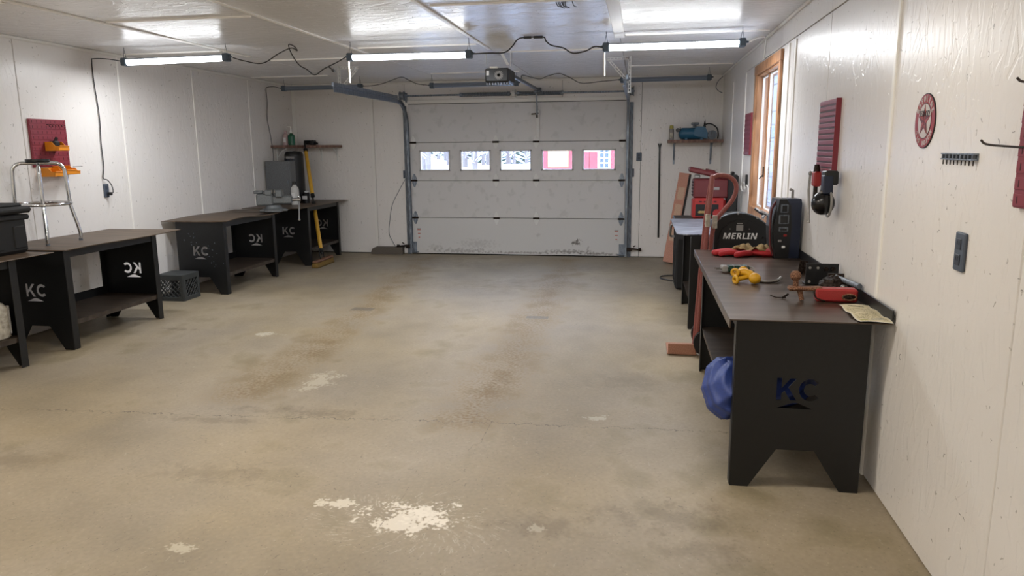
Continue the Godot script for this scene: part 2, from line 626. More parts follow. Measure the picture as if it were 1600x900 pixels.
func floor_image() -> Image:
	var w := FW / 2
	var h := FH / 2
	var mk := func(sd: int, fr: float, oc: int) -> PackedByteArray:
		var f := FastNoiseLite.new()
		f.seed = sd
		f.frequency = fr
		f.fractal_octaves = oc
		return f.get_image(w, h, false, false, false).get_data()
	var big: PackedByteArray = mk.call(1, 0.0045, 4)
	var mid: PackedByteArray = mk.call(2, 0.02, 5)
	var fine: PackedByteArray = mk.call(3, 0.34, 3)
	var tint: PackedByteArray = mk.call(4, 0.006, 3)
	var out := PackedByteArray()
	out.resize(w * h * 3)
	var lane_a := [Vector2(-2.92, -9.9), Vector2(-2.78, -8.0), Vector2(-2.55, -6.4), Vector2(-2.42, -5.0), Vector2(-2.45, -4.1)]
	var lane_b := [Vector2(-0.98, -10.0), Vector2(-0.92, -8.0), Vector2(-0.90, -6.4), Vector2(-0.88, -5.0), Vector2(-0.95, -3.9)]
	var sx := (XR - XL) / w
	var sz := (FZ1 - FZ0) / h
	for y in h:
		var z := FZ0 + (y + 0.5) * sz
		for x in w:
			var i := y * w + x
			var xx := XL + (x + 0.5) * sx
			var a := (big[i] - 127.5) / 127.5
			var b := (mid[i] - 127.5) / 127.5
			var c := (fine[i] - 127.5) / 127.5
			var t := (tint[i] - 127.5) / 127.5
			var g := 1.0 + 0.15 * a + 0.06 * b + 0.07 * c
			# brown and grey soiling
			var dirt := clampf(b * 1.4 + a * 0.9 - 0.25, 0.0, 1.0)
			g *= 1.0 - 0.16 * dirt
			var rr := 0.580 * g
			var gg := 0.530 * g * (1.0 - 0.015 * t)
			var bb := 0.448 * g * (1.0 - 0.07 * t - 0.05 * dirt)
			if z < -3.5:
				var da := INF
				if xx < -1.7:
					if xx > -3.5:
						da = path_distance(Vector2(xx, z), lane_a)
				elif xx < -0.2:
					da = path_distance(Vector2(xx, z), lane_b)
				if da < 0.55:
					var k := clampf(1.0 - da / (0.30 + 0.22 * a + 0.12 * b), 0.0, 1.0)
					k *= clampf(0.45 + 2.2 * c + 1.0 * b, 0.0, 1.0)
					rr = lerpf(rr, 0.47, k * 0.95)
					gg = lerpf(gg, 0.385, k * 0.95)
					bb = lerpf(bb, 0.25, k * 0.95)
			out[i * 3] = clampi(int(rr * 255.0), 0, 255)
			out[i * 3 + 1] = clampi(int(gg * 255.0), 0, 255)
			out[i * 3 + 2] = clampi(int(bb * 255.0), 0, 255)
	var im := Image.create_from_data(w, h, false, Image.FORMAT_RGB8, out)
	im.resize(FW, FH, Image.INTERPOLATE_BILINEAR)
	var r := RandomNumberGenerator.new()
	r.seed = 8
	# fine pits, specks and chips
	for i in 70000:
		var px := r.randi() % FW
		var py := r.randi() % FH
		var k := r.randf_range(0.74, 1.2)
		var c := im.get_pixel(px, py)
		im.set_pixel(px, py, Color(c.r * k, c.g * k, c.b * k))
	for i in 1500:
		var p := Vector2(r.randf() * FW, r.randf() * FH)
		var a := r.randf() * TAU
		var col := Color(0.72, 0.69, 0.62) if r.randf() < 0.6 else Color(0.30, 0.27, 0.22)
		var ln := r.randi_range(1, 9)
		for k in ln:
			p += Vector2(cos(a), sin(a))
			a += r.randfn(0, 0.3)
			dab(im, p, col, r.randf_range(0.2, 0.6))
	# dark oil spots
	var f := FastNoiseLite.new()
	f.seed = 12
	f.frequency = 0.025
	f.fractal_octaves = 4
	for s in [[-3.05, -3.0, 0.28, 0.12, 0.22], [-2.0, -3.0, 0.35, 0.10, 0.20], [-0.35, -2.75, 0.22, 0.10, 0.25], [0.15, -2.9, 0.30, 0.14, 0.24], [0.25, -2.62, 0.22, 0.10, 0.2], [-0.05, -4.7, 0.25, 0.2, 0.15], [-1.9, -3.85, 0.45, 0.07, 0.3], [-2.4, -3.65, 0.3, 0.05, 0.25], [-3.9, -5.6, 0.18, 0.05, 0.35], [-1.5, -8.0, 0.7, 0.4, 0.15], [-2.2, -9.4, 0.8, 0.35, 0.16], [-0.4, -9.3, 0.6, 0.4, 0.14], [0.2, -8.6, 0.3, 0.6, 0.14]]:
		stain(im, f, s[0], s[1], s[2], s[3], Color(0.30, 0.255, 0.19), s[4], 0.0)
	# worn white paint
	stain(im, f, -0.93, -2.72, 0.19, 0.12, Color(0.85, 0.82, 0.77), 0.9, 0.5)
	stain(im, f, -0.84, -2.78, 0.10, 0.10, Color(0.86, 0.83, 0.78), 0.9, 0.35)
	stain(im, f, -1.28, -2.80, 0.08, 0.05, Color(0.82, 0.79, 0.73), 0.85, 0.45)
	stain(im, f, -1.72, -2.36, 0.07, 0.03, Color(0.78, 0.75, 0.68), 0.6, 0.4)
	stain(im, f, -2.07, -4.42, 0.10, 0.22, Color(0.76, 0.73, 0.66), 0.55, 0.35)
	stain(im, f, -0.38, -2.72, 0.04, 0.035, Color(0.78, 0.75, 0.69), 0.5, 0.8)
	stain(im, f, -0.2, -4.0, 0.08, 0.04, Color(0.78, 0.76, 0.70), 0.5, 0.5)
	stain(im, f, -3.05, -5.55, 0.12, 0.06, Color(0.80, 0.78, 0.72), 0.6, 0.5)
	# scratches swept out round the worn paint
	for i in 240:
		var a := r.randf() * TAU
		var d := r.randf_range(0.5, 1.5)
		var p := fpx(-0.9 + cos(a) * 0.26 * d, -2.70 + sin(a) * 0.17 * d)
		var dir := Vector2(cos(a + 0.5), sin(a + 0.5) * 0.7)
		for k in r.randi_range(3, 16):
			p += dir
			dab(im, p, Color(0.76, 0.73, 0.67), r.randf_range(0.1, 0.5))
	# old square patches in the slab
	for s in [[-2.60, -6.58, 0.11, 0.07, Color(0.33, 0.31, 0.28)], [-0.89, -6.45, 0.10, 0.05, Color(0.36, 0.36, 0.36)]]:
		var a := fpx(s[0] - s[2], s[1] - s[3])
		var b := fpx(s[0] + s[2], s[1] + s[3])
		for y in range(int(a.y), int(b.y)):
			for x in range(int(a.x), int(b.x)):
				dab(im, Vector2(x, y), s[4], 0.55 + 0.25 * f.get_noise_2d(x * 6, y * 6))
	# shrinkage cracks
	var lines := [
		[[Vector2(-4.9, -3.52), Vector2(-3.5, -3.65), Vector2(-2.6, -3.70), Vector2(-1.55, -3.78), Vector2(-0.82, -3.84), Vector2(-0.1, -3.86), Vector2(0.5, -3.89), Vector2(1.05, -3.93)], 0.85],
		[[Vector2(-0.95, -4.02), Vector2(-0.80, -3.85), Vector2(-0.79, -3.62), Vector2(-0.84, -3.45)], 0.45],
		[[Vector2(-1.0, -2.98), Vector2(-0.99, -2.78), Vector2(-1.02, -2.62)], 0.6],
		[[Vector2(-2.3, -3.42), Vector2(-2.0, -3.18), Vector2(-1.75, -2.95)], 0.25]]
	for l in lines:
		for i in l[0].size() - 1:
			var a: Vector2 = fpx(l[0][i].x, l[0][i].y)
			var b: Vector2 = fpx(l[0][i + 1].x, l[0][i + 1].y)
			var steps := int(a.distance_to(b))
			for k in steps:
				var p := a.lerp(b, float(k) / steps)
				p += Vector2(f.get_noise_2d(p.x * 2.0, 10.0), f.get_noise_2d(p.x * 2.5, p.y * 2.5)) * 9.0
				var s := clampf(0.55 + f.get_noise_2d(p.x * 0.7, 300.0) * 1.2, 0.1, 1.0)
				dab(im, p, Color(0.24, 0.21, 0.17), l[1] * s)
				dab(im, p + Vector2(0, 1), Color(0.34, 0.30, 0.25), l[1] * s * 0.6)
	return im

func dab(im: Image, p: Vector2, col: Color, a: float) -> void:
	var x := int(p.x)
	var y := int(p.y)
	if x >= 0 and y >= 0 and x < FW and y < FH:
		im.set_pixel(x, y, im.get_pixel(x, y).lerp(col, clampf(a, 0.0, 1.0)))

func stain(im: Image, f: FastNoiseLite, cx: float, cz: float, rx: float, rz: float, col: Color, amount: float, hard: float) -> void:
	var a := fpx(cx - rx * 1.5, cz - rz * 1.5)
	var b := fpx(cx + rx * 1.5, cz + rz * 1.5)
	var c := fpx(cx, cz)
	var rad := fpx(cx + rx, cz + rz) - c
	for y in range(int(a.y), int(b.y)):
		for x in range(int(a.x), int(b.x)):
			var d := ((Vector2(x, y) - c) / rad).length()
			var e := 1.0 - d + f.get_noise_2d(x * 1.2, y * 1.2) * 0.9 + f.get_noise_2d(x * 6.0, y * 6.0) * (0.45 if hard <= 0.0 else 0.8)
			var k := clampf(e * 1.2, 0.0, 1.0) if hard <= 0.0 else clampf((e - hard * 0.4) * 6.0, 0.0, 1.0)
			if k > 0.0:
				dab(im, Vector2(x, y), col, k * amount)

# ---------------------------------------------------------------- room shell
func panel_box(parent: Node, lo: Vector3, hi: Vector3, mat: Material, bev := 0.003, called := "panel") -> void:
	bx(parent, called, (lo + hi) * 0.5, hi - lo, mat, bev)

func build_shell() -> void:
	# slab with its own stained concrete picture
	var fl := structure("floor")
	var b := Mb.new()
	var n := Vector3.UP
	var z0 := FZ0
	while z0 < 2.3:
		var z1 := z0 + (FZ1 - FZ0)
		b.quad(V(XL - 0.15, 0, z0), V(XR + 0.15, 0, z0), V(XR + 0.15, 0, z1), V(XL - 0.15, 0, z1), n, Vector2(-0.15 / (XR - XL), 0), Vector2(1.0 + 0.15 / (XR - XL), 0), Vector2(1.0 + 0.15 / (XR - XL), 1), Vector2(-0.15 / (XR - XL), 1))
		z0 = z1
	b.box(V((XL + XR) * 0.5, -0.11, -1.5), V(XR - XL + 0.3, 0.2, 18.0))
	part(fl, "concrete_slab", b, M.floor)

	# left wall: sheets of painted strand board on a backing
	var wl := structure("wall_left")
	bx(wl, "backing", V(XL - 0.075, HC * 0.5, (ZB + ZF) * 0.5), V(0.12, HC + 0.2, ZF - ZB + 0.5), M.gap, 0.0)
	var z := ZB
	var k := 0
	while z < ZF:
		var e := minf(z + 1.22, ZF)
		panel_box(wl, V(XL - 0.016, 0.004, z + 0.0025), V(XL, HC, e - 0.0025), M.wall)
		if k in [1, 2, 3]:
			bx(wl, "seam_strip", V(XL + 0.002, HC * 0.5, z), V(0.009, HC - 0.06, 0.02), M.seam, 0.003)
		z = e
		k += 1
	# right wall with the window opening
	var wr := structure("wall_right")
	var seams := [ZB, -9.2, -8.13, -7.33, -6.16, -5.70, -4.64, -3.45, -2.24, -1.02, 0.2, ZF]
	for i in seams.size() - 1:
		var a: float = seams[i]
		var c: float = seams[i + 1]
		var window := i == 3
		for rng in ([[0.0, 0.93], [2.15, HC + 0.1]] if window else [[0.0, HC + 0.1]]):
			bx(wr, "backing", V(XR + 0.078, (rng[0] + rng[1]) * 0.5, (a + c) * 0.5), V(0.124, rng[1] - rng[0], c - a + (0.4 if i == 0 or i == seams.size() - 2 else 0.0)), M.gap, 0.0)
		var top := 2.255 if i >= 2 else HC
		if window:
			panel_box(wr, V(XR, 0.004, a + 0.0025), V(XR + 0.016, 0.93, c - 0.0025), M.wall)
			panel_box(wr, V(XR, 2.15, a + 0.0025), V(XR + 0.016, top, c - 0.0025), M.wall)
		else:
			panel_box(wr, V(XR, 0.004, a + 0.0025), V(XR + 0.016, top, c - 0.0025), M.wall)
		if top < HC:
			panel_box(wr, V(XR - 0.003, top + 0.004, a + 0.001), V(XR + 0.016, HC, c - 0.001), M.wall, 0.002, "filler_board")
	for s in [[-9.2, 0.016], [-8.13, 0.02], [-5.86, 0.06], [-5.62, 0.05], [-3.45, 0.03]]:
		bx(wr, "seam_strip", V(XR - 0.003, 1.12, s[0]), V(0.012, 2.24, s[1]), M.seam, 0.003)
	# back wall round the garage door
	var wb := structure("wall_back")
	for s in [[XL - 0.14, -3.30, 0.0, HC + 0.1], [-0.165, XR + 0.14, 0.0, HC + 0.1], [-3.30, -0.165, 2.15, HC + 0.1]]:
		bx(wb, "backing", V((s[0] + s[1]) * 0.5, (s[2] + s[3]) * 0.5, ZB - 0.078), V(s[1] - s[0], s[3] - s[2], 0.124), M.gap, 0.0)
	for s in [[XL, -3.775, 0.012, HC], [-3.775, -3.30, 0.012, HC], [-0.165, -0.003, 0.012, HC], [-0.003, XR, 0.012, HC], [-3.30, -1.07, 2.15, HC], [-1.07, -0.165, 2.15, HC]]:
		panel_box(wb, V(s[0] + 0.002, s[2], ZB - 0.016), V(s[1] - 0.002, s[3], ZB), M.wall)
	for x in [-3.30, -0.165]:
		bx(wb, "jamb", V(x + (0.02 if x < -1.0 else -0.02), 1.075, ZB - 0.075), V(0.045, 2.15, 0.148), M.trim, 0.003)
	bx(wb, "door_header", V(-1.73, 2.155, ZB - 0.055), V(3.14, 0.05, 0.15), M.trim, 0.003)
	bx(wb, "corner_strip", V(XL + 0.03, HC * 0.5, ZB + 0.006), V(0.06, HC, 0.014), M.trim, 0.003)
	bx(wb, "corner_strip", V(XR - 0.012, HC * 0.5, ZB + 0.006), V(0.024, HC, 0.014), M.trim, 0.003)
	bx(wb, "seam_strip", V(-3.80, HC * 0.5, ZB + 0.003), V(0.03, HC, 0.006), M.trim, 0.002)
	# wall behind the camera
	var wf := structure("wall_front")
	bx(wf, "backing", V((XL + XR) * 0.5, HC * 0.5, ZF + 0.075), V(XR - XL + 0.3, HC + 0.2, 0.12), M.gap, 0.0)
	var x := XL
	while x < XR - 0.01:
		var e := minf(x + 1.22, XR)
		panel_box(wf, V(x + 0.002, 0.004, ZF), V(e - 0.002, HC, ZF + 0.014), M.wall)
		x = e
	# ceiling sheets
	var ce := structure("ceiling")
	bx(ce, "backing", V((XL + XR) * 0.5, HC + 0.08, (ZB + ZF) * 0.5), V(XR - XL + 0.3, 0.12, ZF - ZB + 0.4), M.gap, 0.0)
	var xs := [XL, -3.87, -2.65, -1.43, -0.2, XR]
	var firsts := [-9.1, -7.45, -9.2, -7.35, -8.94]
	for i in 5:
		var a := ZB
		var c: float = firsts[i]
		while a < ZF:
			panel_box(ce, V(xs[i] + 0.002, HC, a + 0.002), V(xs[i + 1] - 0.002, HC + 0.016, c - 0.002), M.ceiling)
			if c < -4.0:
				bx(ce, "seam_strip", V((xs[i] + xs[i + 1]) * 0.5, HC - 0.003, c), V(xs[i + 1] - xs[i] - 0.1, 0.014, 0.03), M.seam, 0.003)
			a = c
			c = minf(c + 2.44, ZF)
	bx(ce, "seam_strip", V(-0.2, HC - 0.006, -4.5), V(0.085, 0.014, 4.2), M.trim, 0.003)
	bx(ce, "seam_strip", V(-3.87, HC - 0.004, -4.4), V(0.05, 0.010, 5.4), M.trim, 0.003)
	bx(ce, "seam_strip", V(-2.65, HC - 0.003, -5.2), V(0.03, 0.012, 5.0), M.seam, 0.002)
	bx(ce, "seam_strip", V(-1.43, HC - 0.005, -5.0), V(0.035, 0.012, 4.2), M.trim, 0.003)
	# trims where walls meet ceiling
	var t1 := structure("trim_1")
	bx(t1, "crown_strip", V(XL + 0.014, HC - 0.014, (ZB + ZF) * 0.5), V(0.028, 0.028, ZF - ZB), M.trim, 0.008)
	var t2 := structure("trim_2")
	bx(t2, "crown_strip", V(XR - 0.012, HC - 0.012, (ZB + ZF) * 0.5), V(0.024, 0.024, ZF - ZB), M.trim, 0.007)
	var t3 := structure("trim_3")
	bx(t3, "crown_strip", V((XL + XR) * 0.5, HC - 0.012, ZB + 0.012), V(XR - XL - 0.06, 0.024, 0.024), M.trim, 0.007)
	build_window()

func build_window() -> void:
	var w := structure("window_1")
	var za := -7.33
	var zb := -6.16
	var y0 := 0.93
	var y1 := 2.15
	# pine casing on the wall
	for c in [[V(0, (y0 + y1) * 0.5, za - 0.035), V(0.022, y1 - y0 + 0.16, 0.075)], [V(0, (y0 + y1) * 0.5, zb + 0.035), V(0.022, y1 - y0 + 0.16, 0.075)], [V(0, y1 + 0.04, (za + zb) * 0.5), V(0.026, 0.085, zb - za + 0.16)], [V(0, y0 - 0.04, (za + zb) * 0.5), V(0.026, 0.085, zb - za + 0.16)]]:
		bx(w, "casing", c[0] + V(XR - 0.012, 0, 0), c[1], M.pine, 0.004)
	# jamb liner through the wall
	bx(w, "jamb", V(XR + 0.065, (y0 + y1) * 0.5, za + 0.009), V(0.145, y1 - y0, 0.018), M.pine, 0.002)
	bx(w, "jamb", V(XR + 0.065, (y0 + y1) * 0.5, zb - 0.009), V(0.145, y1 - y0, 0.018), M.pine, 0.002)
	bx(w, "jamb", V(XR + 0.065, y1 - 0.009, (za + zb) * 0.5), V(0.145, 0.018, zb - za - 0.04), M.pine, 0.002)
	bx(w, "sill", V(XR + 0.055, y0 + 0.012, (za + zb) * 0.5), V(0.165, 0.024, zb - za - 0.04), M.pine, 0.003)
	# fixed frame with two panes
	var xg := XR + 0.05
	bx(w, "mullion", V(xg, (y0 + y1) * 0.5, -6.945), V(0.034, y1 - y0 - 0.04, 0.06), M.pine, 0.003)
	for p in [[za + 0.018, -6.975], [-6.915, zb - 0.018]]:
		var zc: float = (p[0] + p[1]) * 0.5
		var wd: float = p[1] - p[0]
		for e in [-1.0, 1.0]:
			bx(w, "glazing_bead", V(xg, (y0 + y1) * 0.5, zc + e * (wd * 0.5 - 0.006)), V(0.02, y1 - y0 - 0.05, 0.012), M.white_plastic, 0.002)
			bx(w, "glazing_bead", V(xg, (y0 + y1) * 0.5 + e * ((y1 - y0) * 0.5 - 0.028), zc), V(0.02, 0.014, wd - 0.024), M.white_plastic, 0.002)
		bx(w, "pane", V(xg, (y0 + y1) * 0.5, zc), V(0.004, y1 - y0 - 0.06, wd - 0.02), M.glass, 0.0)
	var h := Mb.new()
	h.box(V(XR + 0.028, 1.28, -6.945), V(0.012, 0.09, 0.016), 0.003)
	h.cyl(V(XR + 0.025, 1.25, -6.945), V(XR - 0.005, 1.22, -6.945), 0.006)
	part(w, "latch", h, M.iron)

# ---------------------------------------------------------------- outdoors seen through the panes
func build_outside() -> void:
	var g := structure("snow_ground")
	var b := Mb.new()
	var f := FastNoiseLite.new()
	f.seed = 5
	f.frequency = 0.05
	var rows := []
	for i in 33:
		var row := []
		for k in 33:
			var x := -60.0 + 120.0 * k / 32.0
			var z := -10.6 - 80.0 * pow(i / 32.0, 1.6)
			var d := clampf((-z - 14.0) / 30.0, 0.0, 1.0)
			row.append(V(x, -0.08 + d * (0.5 + f.get_noise_2d(x, z) * 1.2), z))
		rows.append(row)
	b.grid(rows, false, Vector3.UP)
	part(g, "snow_cover", b, M.snow)
	var side := Mb.new()
	side.box(V(40.0, -0.35, 5.0), V(75.0, 0.5, 31.0))
	part(g, "side_yard", side, M.snow)
	# barn
	var barn := thing("barn", "red boarded barn with white trim standing beyond the garage door panes", "barn", V(0, 0, -35))
	var xl := -4.85
	var w := 0.62
	for i in 18:
		bx(barn, "wall_board", V(xl + (i + 0.5) * w, 1.75, -0.04), V(w - 0.02, 4.1, 0.05), M.barn, 0.01)
	bx(barn, "body", V(xl + 5.6, 1.75, -3.4), V(11.2, 4.1, 6.6), M.barn, 0.0)
	var rf := Mb.new()
	rf.xf = Transform3D(Basis(Vector3.UP, PI / 2), V(xl - 0.3, 3.75, 0))
	rf.prism(PackedVector2Array([Vector2(-0.5, 0), Vector2(3.4, 2.4), Vector2(7.3, 0), Vector2(7.3, 0.18), Vector2(3.4, 2.6), Vector2(-0.5, 0.18)]), 0.0, 11.8)
	part(barn, "roof", rf, M.snow)
	bx(barn, "corner_board", V(xl + 0.04, 1.75, 0.02), V(0.22, 4.1, 0.06), M.barn_white, 0.01)
	bx(barn, "corner_board", V(-2.92, 1.3, 0.02), V(0.22, 4.0, 0.06), M.barn_white, 0.01)
	bx(barn, "trim_board", V(-2.2, 1.34, 0.03), V(1.0, 0.1, 0.05), M.barn_white, 0.01)
	bx(barn, "trim_board", V(-3.9, 0.42, 0.03), V(1.9, 0.1, 0.05), M.barn_white, 0.01)
	bx(barn, "boarded_opening", V(-3.82, 0.98, 0.03), V(0.98, 0.78, 0.06), M.barn_board, 0.01)
	var win := bx(barn, "window", V(-1.67, 1.03, 0.03), V(0.60, 1.0, 0.06), M.barn_white, 0.01)
	for r in 4:
		for c in 2:
			bx(win, "pane", V(-1.67 + (c - 0.5) * 0.22, 0.66 + r * 0.235, 0.065), V(0.18, 0.19, 0.012), M.barn_glass, 0.002)
	# neighbouring shed and the eave over the side window
	var shed := thing("shed", "pale blue grey sided shed standing close outside the pine framed window", "shed", V(2.5, -0.1, -11.5))
	for i in 14:
		bx(shed, "siding_board", V(0.02 - 0.01 * (i % 2), 0.13 + i * 0.25, 0), V(0.05, 0.245, 19.0), M.siding, 0.008)
	bx(shed, "body", V(1.6, 1.75, 0), V(3.1, 3.5, 19.0), M.siding, 0.0)
	var sr := Mb.new()
	sr.prism(PackedVector2Array([Vector2(-0.35, 3.45), Vector2(1.6, 4.3), Vector2(3.5, 3.45), Vector2(3.5, 3.6), Vector2(1.6, 4.5), Vector2(-0.35, 3.6)]), -9.7, 9.7)
	part(shed, "roof", sr, M.snow)
	var ev := structure("roof_eave")
	bx(ev, "soffit", V(XR + 0.42, HC + 0.12, -4.0), V(0.56, 0.04, 13.0), M.barn_white, 0.0)
	# woods
	var rng := RandomNumberGenerator.new()
	rng.seed = 33
	var bare := []
	for v in 4:
		var m := Mb.new()
		var w2 := Mb.new()      # snow lying along the branches
		var h := rng.randf_range(9.0, 13.0)
		m.cyl(V(0, -0.3, 0), V(rng.randf_range(-0.3, 0.3), h, 0), 0.14, 0.02, 6, false)
		for i in 70:
			var y := rng.randf_range(0.7, h * 0.95)
			var a := rng.randf() * TAU
			var ln := rng.randf_range(0.5, 1.05)
			var d := V(cos(a), rng.randf_range(0.2, 1.0), sin(a)).normalized()
			var p := V(0, y, 0)
			m.cyl(p, p + d * ln, 0.035, 0.008, 4, false)
			w2.cyl(p + V(0, 0.03, 0), p + d * ln + V(0, 0.02, 0), 0.038, 0.018, 4, true)
			for t in 3:
				var q := p + d * ln * rng.randf_range(0.3, 0.95)
				var e := (d + V(rng.randf_range(-1, 1), rng.randf_range(-0.2, 0.9), rng.randf_range(-1, 1))).normalized()
				m.cyl(q, q + e * ln * 0.45, 0.016, 0.006, 3, false)
				w2.cyl(q + V(0, 0.014, 0), q + e * ln * 0.45 + V(0, 0.012, 0), 0.02, 0.012, 4, true)
		bare.append([m.mesh(), w2.mesh()])
	var count := 0
	for i in 8:
		var z := -36.0 - i * 3.1
		var x := -0.36 * -z
		while x < -0.145 * -z:
			if z > -44.0 and x > -6.6:
				break
			var o := thing("bare_tree", "bare snow covered tree in the woods seen through the door panes", "tree", V(x + rng.randf_range(-0.3, 0.3), 0, z + rng.randf_range(-0.4, 0.4)), rng.randf() * TAU, "bare trees in the woods")
			put(o, "branches", bare[count % 4][0], M.bark)
			put(o, "snow", bare[count % 4][1], M.snow)
			x += 2.5
			count += 1
	var fir := []
	for v in 2:
		var m := Mb.new()
		var w2 := Mb.new()
		m.cyl(V(0, -0.3, 0), V(0, 1.0, 0), 0.14, 0.12, 6, false)
		for i in 170:
			var t := i / 170.0
			var y := 0.3 + 8.7 * t
			var a := i * 2.4
			var ln := (1.0 - t) * 1.15 + 0.1
			var tip := V(cos(a) * ln, y - 0.28 * ln, sin(a) * ln)
			var r := 0.16 * (1.0 - t) + 0.05
			m.cyl(V(0, y, 0), tip, r, 0.02, 5, false)
			w2.cyl(V(0, y + r * 0.5, 0), tip + V(0, 0.03, 0), r * 0.8, 0.03, 5, true)
		fir.append([m.mesh(), w2.mesh()])
	for i in 26:
		var z := -63.0 - 2.8 * (i % 4)
		var o := thing("spruce_tree", "snow laden spruce standing behind the bare trees of the woods", "tree", V((-0.37 + i * 0.0098) * -z, 0, z), rng.randf() * TAU, "spruces behind the bare trees")
		o.scale = Vector3.ONE * rng.randf_range(0.85, 1.2)
		put(o, "foliage", fir[i % 2][0], M.spruce)
		put(o, "snow", fir[i % 2][1], M.snow)

# ---------------------------------------------------------------- sectional garage door with its hardware
func build_garage_door() -> void:
	var d := structure("door_1")
	var xa := -3.262
	var xb := -0.200
	var zc := ZB - 0.012
	var hs := 2.125 / 4.0
	var panes := [[-3.104, -2.67], [-2.508, -2.082], [-1.937, -1.503], [-1.352, -0.92], [-0.783, -0.344]]
	for i in 4:
		var y0 := hs * i + (0.012 if i == 0 else 0.003)
		var y1 := hs * (i + 1) - 0.003
		var s := Node3D.new()
		s.name = "door_section"
		d.add_child(s, true)
		if i != 2:
			bx(s, "skin", V((xa + xb) * 0.5, (y0 + y1) * 0.5, zc), V(xb - xa, y1 - y0, 0.04), stained_door() if i == 0 else M.door, 0.004)
		else:
			var b := Mb.new()
			var py0 := 1.205
			var py1 := 1.475
			b.box(V((xa + xb) * 0.5, (y0 + py0) * 0.5, zc), V(xb - xa, py0 - y0, 0.04))
			b.box(V((xa + xb) * 0.5, (y1 + py1) * 0.5, zc), V(xb - xa, y1 - py1, 0.04))
			var px := xa
			for p in panes:
				b.box(V((px + p[0]) * 0.5, (py0 + py1) * 0.5, zc), V(p[0] - px, py1 - py0, 0.04))
				px = p[1]
			b.box(V((px + xb) * 0.5, (py0 + py1) * 0.5, zc), V(xb - px, py1 - py0, 0.04))
			part(s, "skin", b, M.door)
			for p in panes:
				var fr := Mb.new()
				var cx: float = (p[0] + p[1]) * 0.5
				var wd: float = p[1] - p[0]
				for e in [-1.0, 1.0]:
					fr.box(V(cx + e * (wd * 0.5 - 0.002), 1.34, zc + 0.004), V(0.024, 0.294, 0.046), 0.003)
					fr.box(V(cx, 1.34 + e * 0.135, zc + 0.004), V(wd + 0.02, 0.024, 0.046), 0.003)
				for e in [[-1, -1], [0, -1], [1, -1], [-1, 1], [0, 1], [1, 1]]:
					fr.cyl(V(cx + e[0] * (wd * 0.5 - 0.03), 1.34 + e[1] * 0.14, zc + 0.024), V(cx + e[0] * (wd * 0.5 - 0.03), 1.34 + e[1] * 0.14, zc + 0.031), 0.006, -1, 6)
				part(s, "window_frame", fr, M.door)
				bx(s, "pane", V(cx, 1.34, zc), V(wd - 0.02, 0.25, 0.004), M.glass, 0.0)
	for i in 5:
		bx(d, "joint_tongue", V((xa + xb) * 0.5, hs * i if i > 0 else 0.03, zc - 0.012), V(xb - xa, 0.04, 0.012), M.door_edge, 0.0)
	var zf := zc + 0.02
	bx(d, "bottom_seal", V((xa + xb) * 0.5, 0.007, zc), V(xb - xa, 0.014, 0.045), M.rubber, 0.002)
	# hinges: two pointed leaves and a barrel
	var hinge := Mb.new()
	for s in [-1.0, 1.0]:
		hinge.prism(PackedVector2Array([Vector2(-0.030, 0.012 * s), Vector2(0.030, 0.012 * s), Vector2(0.034, 0.035 * s), Vector2(0.010, 0.092 * s), Vector2(-0.010, 0.092 * s), Vector2(-0.034, 0.035 * s)]), 0.0, 0.007)
		hinge.box(V(0, 0.045 * s, 0.009), V(0.008, 0.028, 0.006))
	var hm := hinge.mesh()
	var barrel := Mb.new()
	barrel.cyl(V(-0.045, 0, 0.012), V(0.045, 0, 0.012), 0.013, -1, 8)
	var bm := barrel.mesh()
	for r in 3:
		for x in [-3.195, -2.0, -1.43, -0.25]:
			var mat: Material = M.white_metal if (r == 2 or x > -2.1 and x < -1.0) else M.galv
			var h := put(d, "hinge", hm, mat, V(x, hs * (r + 1), zf))
			put(h, "barrel", bm, M.iron)
	# corner brackets with warning stickers
	for e in [[-3.225, 1.0], [-0.235, -1.0]]:
		var c := Mb.new()
		c.box(V(e[0], 0.095, zf + 0.004), V(0.075, 0.17, 0.008), 0.002)
		for k in 3:
			c.cyl(V(e[0] + 0.012 * e[1], 0.04 + k * 0.05, zf), V(e[0] + 0.012 * e[1], 0.04 + k * 0.05, zf + 0.016), 0.008, -1, 6)
		c.box(V(e[0] + 0.01 * e[1], 0.035, zf + 0.02), V(0.11, 0.016, 0.02), 0.003)
		part(d, "corner_bracket", c, M.galv)
		var s := bx(d, "warning_sticker", V(e[0] + 0.075 * e[1], 0.295, zf + 0.0015), V(0.06, 0.15, 0.002), M.door, 0.0)
		for k in 3:
			bx(s, "printed_bar", V(e[0] + 0.075 * e[1], 0.355 - k * 0.055, zf + 0.003), V(0.05 - k * 0.012, 0.012, 0.001), M.sticker_orange, 0.0)
		bx(s, "printed_bar", V(e[0] + 0.075 * e[1], 0.37, zf + 0.003), V(0.055, 0.008, 0.001), M.print_black, 0.0)
	# operator bracket: the upright strip on the top section
	var ob := Mb.new()
	ob.box(V(-1.405, 1.83, zf + 0.01), V(0.045, 0.38, 0.02), 0.004)
	part(d, "operator_strip", ob, M.white_metal)
	# tracks
	for side in [[-3.275, "left", 1.0], [-0.165, "right", -1.0]]:
		var x: float = side[0]
		var t := thing("door_track", "galvanised garage door track curving up beside the " + ("yellow broom corner of the door" if side[2] > 0 else "black pry bar side of the door"), "door track", V(x, 0, ZB))
		var path := [V(0, 0.02, 0.035), V(0, 1.0, 0.045), V(0, 1.78, 0.055)]
		for k in 8:
			var a := PI / 2 * (k + 1) / 8.0
			path.append(V(0, 1.80 + 0.34 * sin(a), 0.06 + 0.34 * (1.0 - cos(a))))
		var web := Mb.new()
		var lip := Mb.new()
		var horizontal := Mb.new()
		path_strip(web, path, 0.004, 0.055)
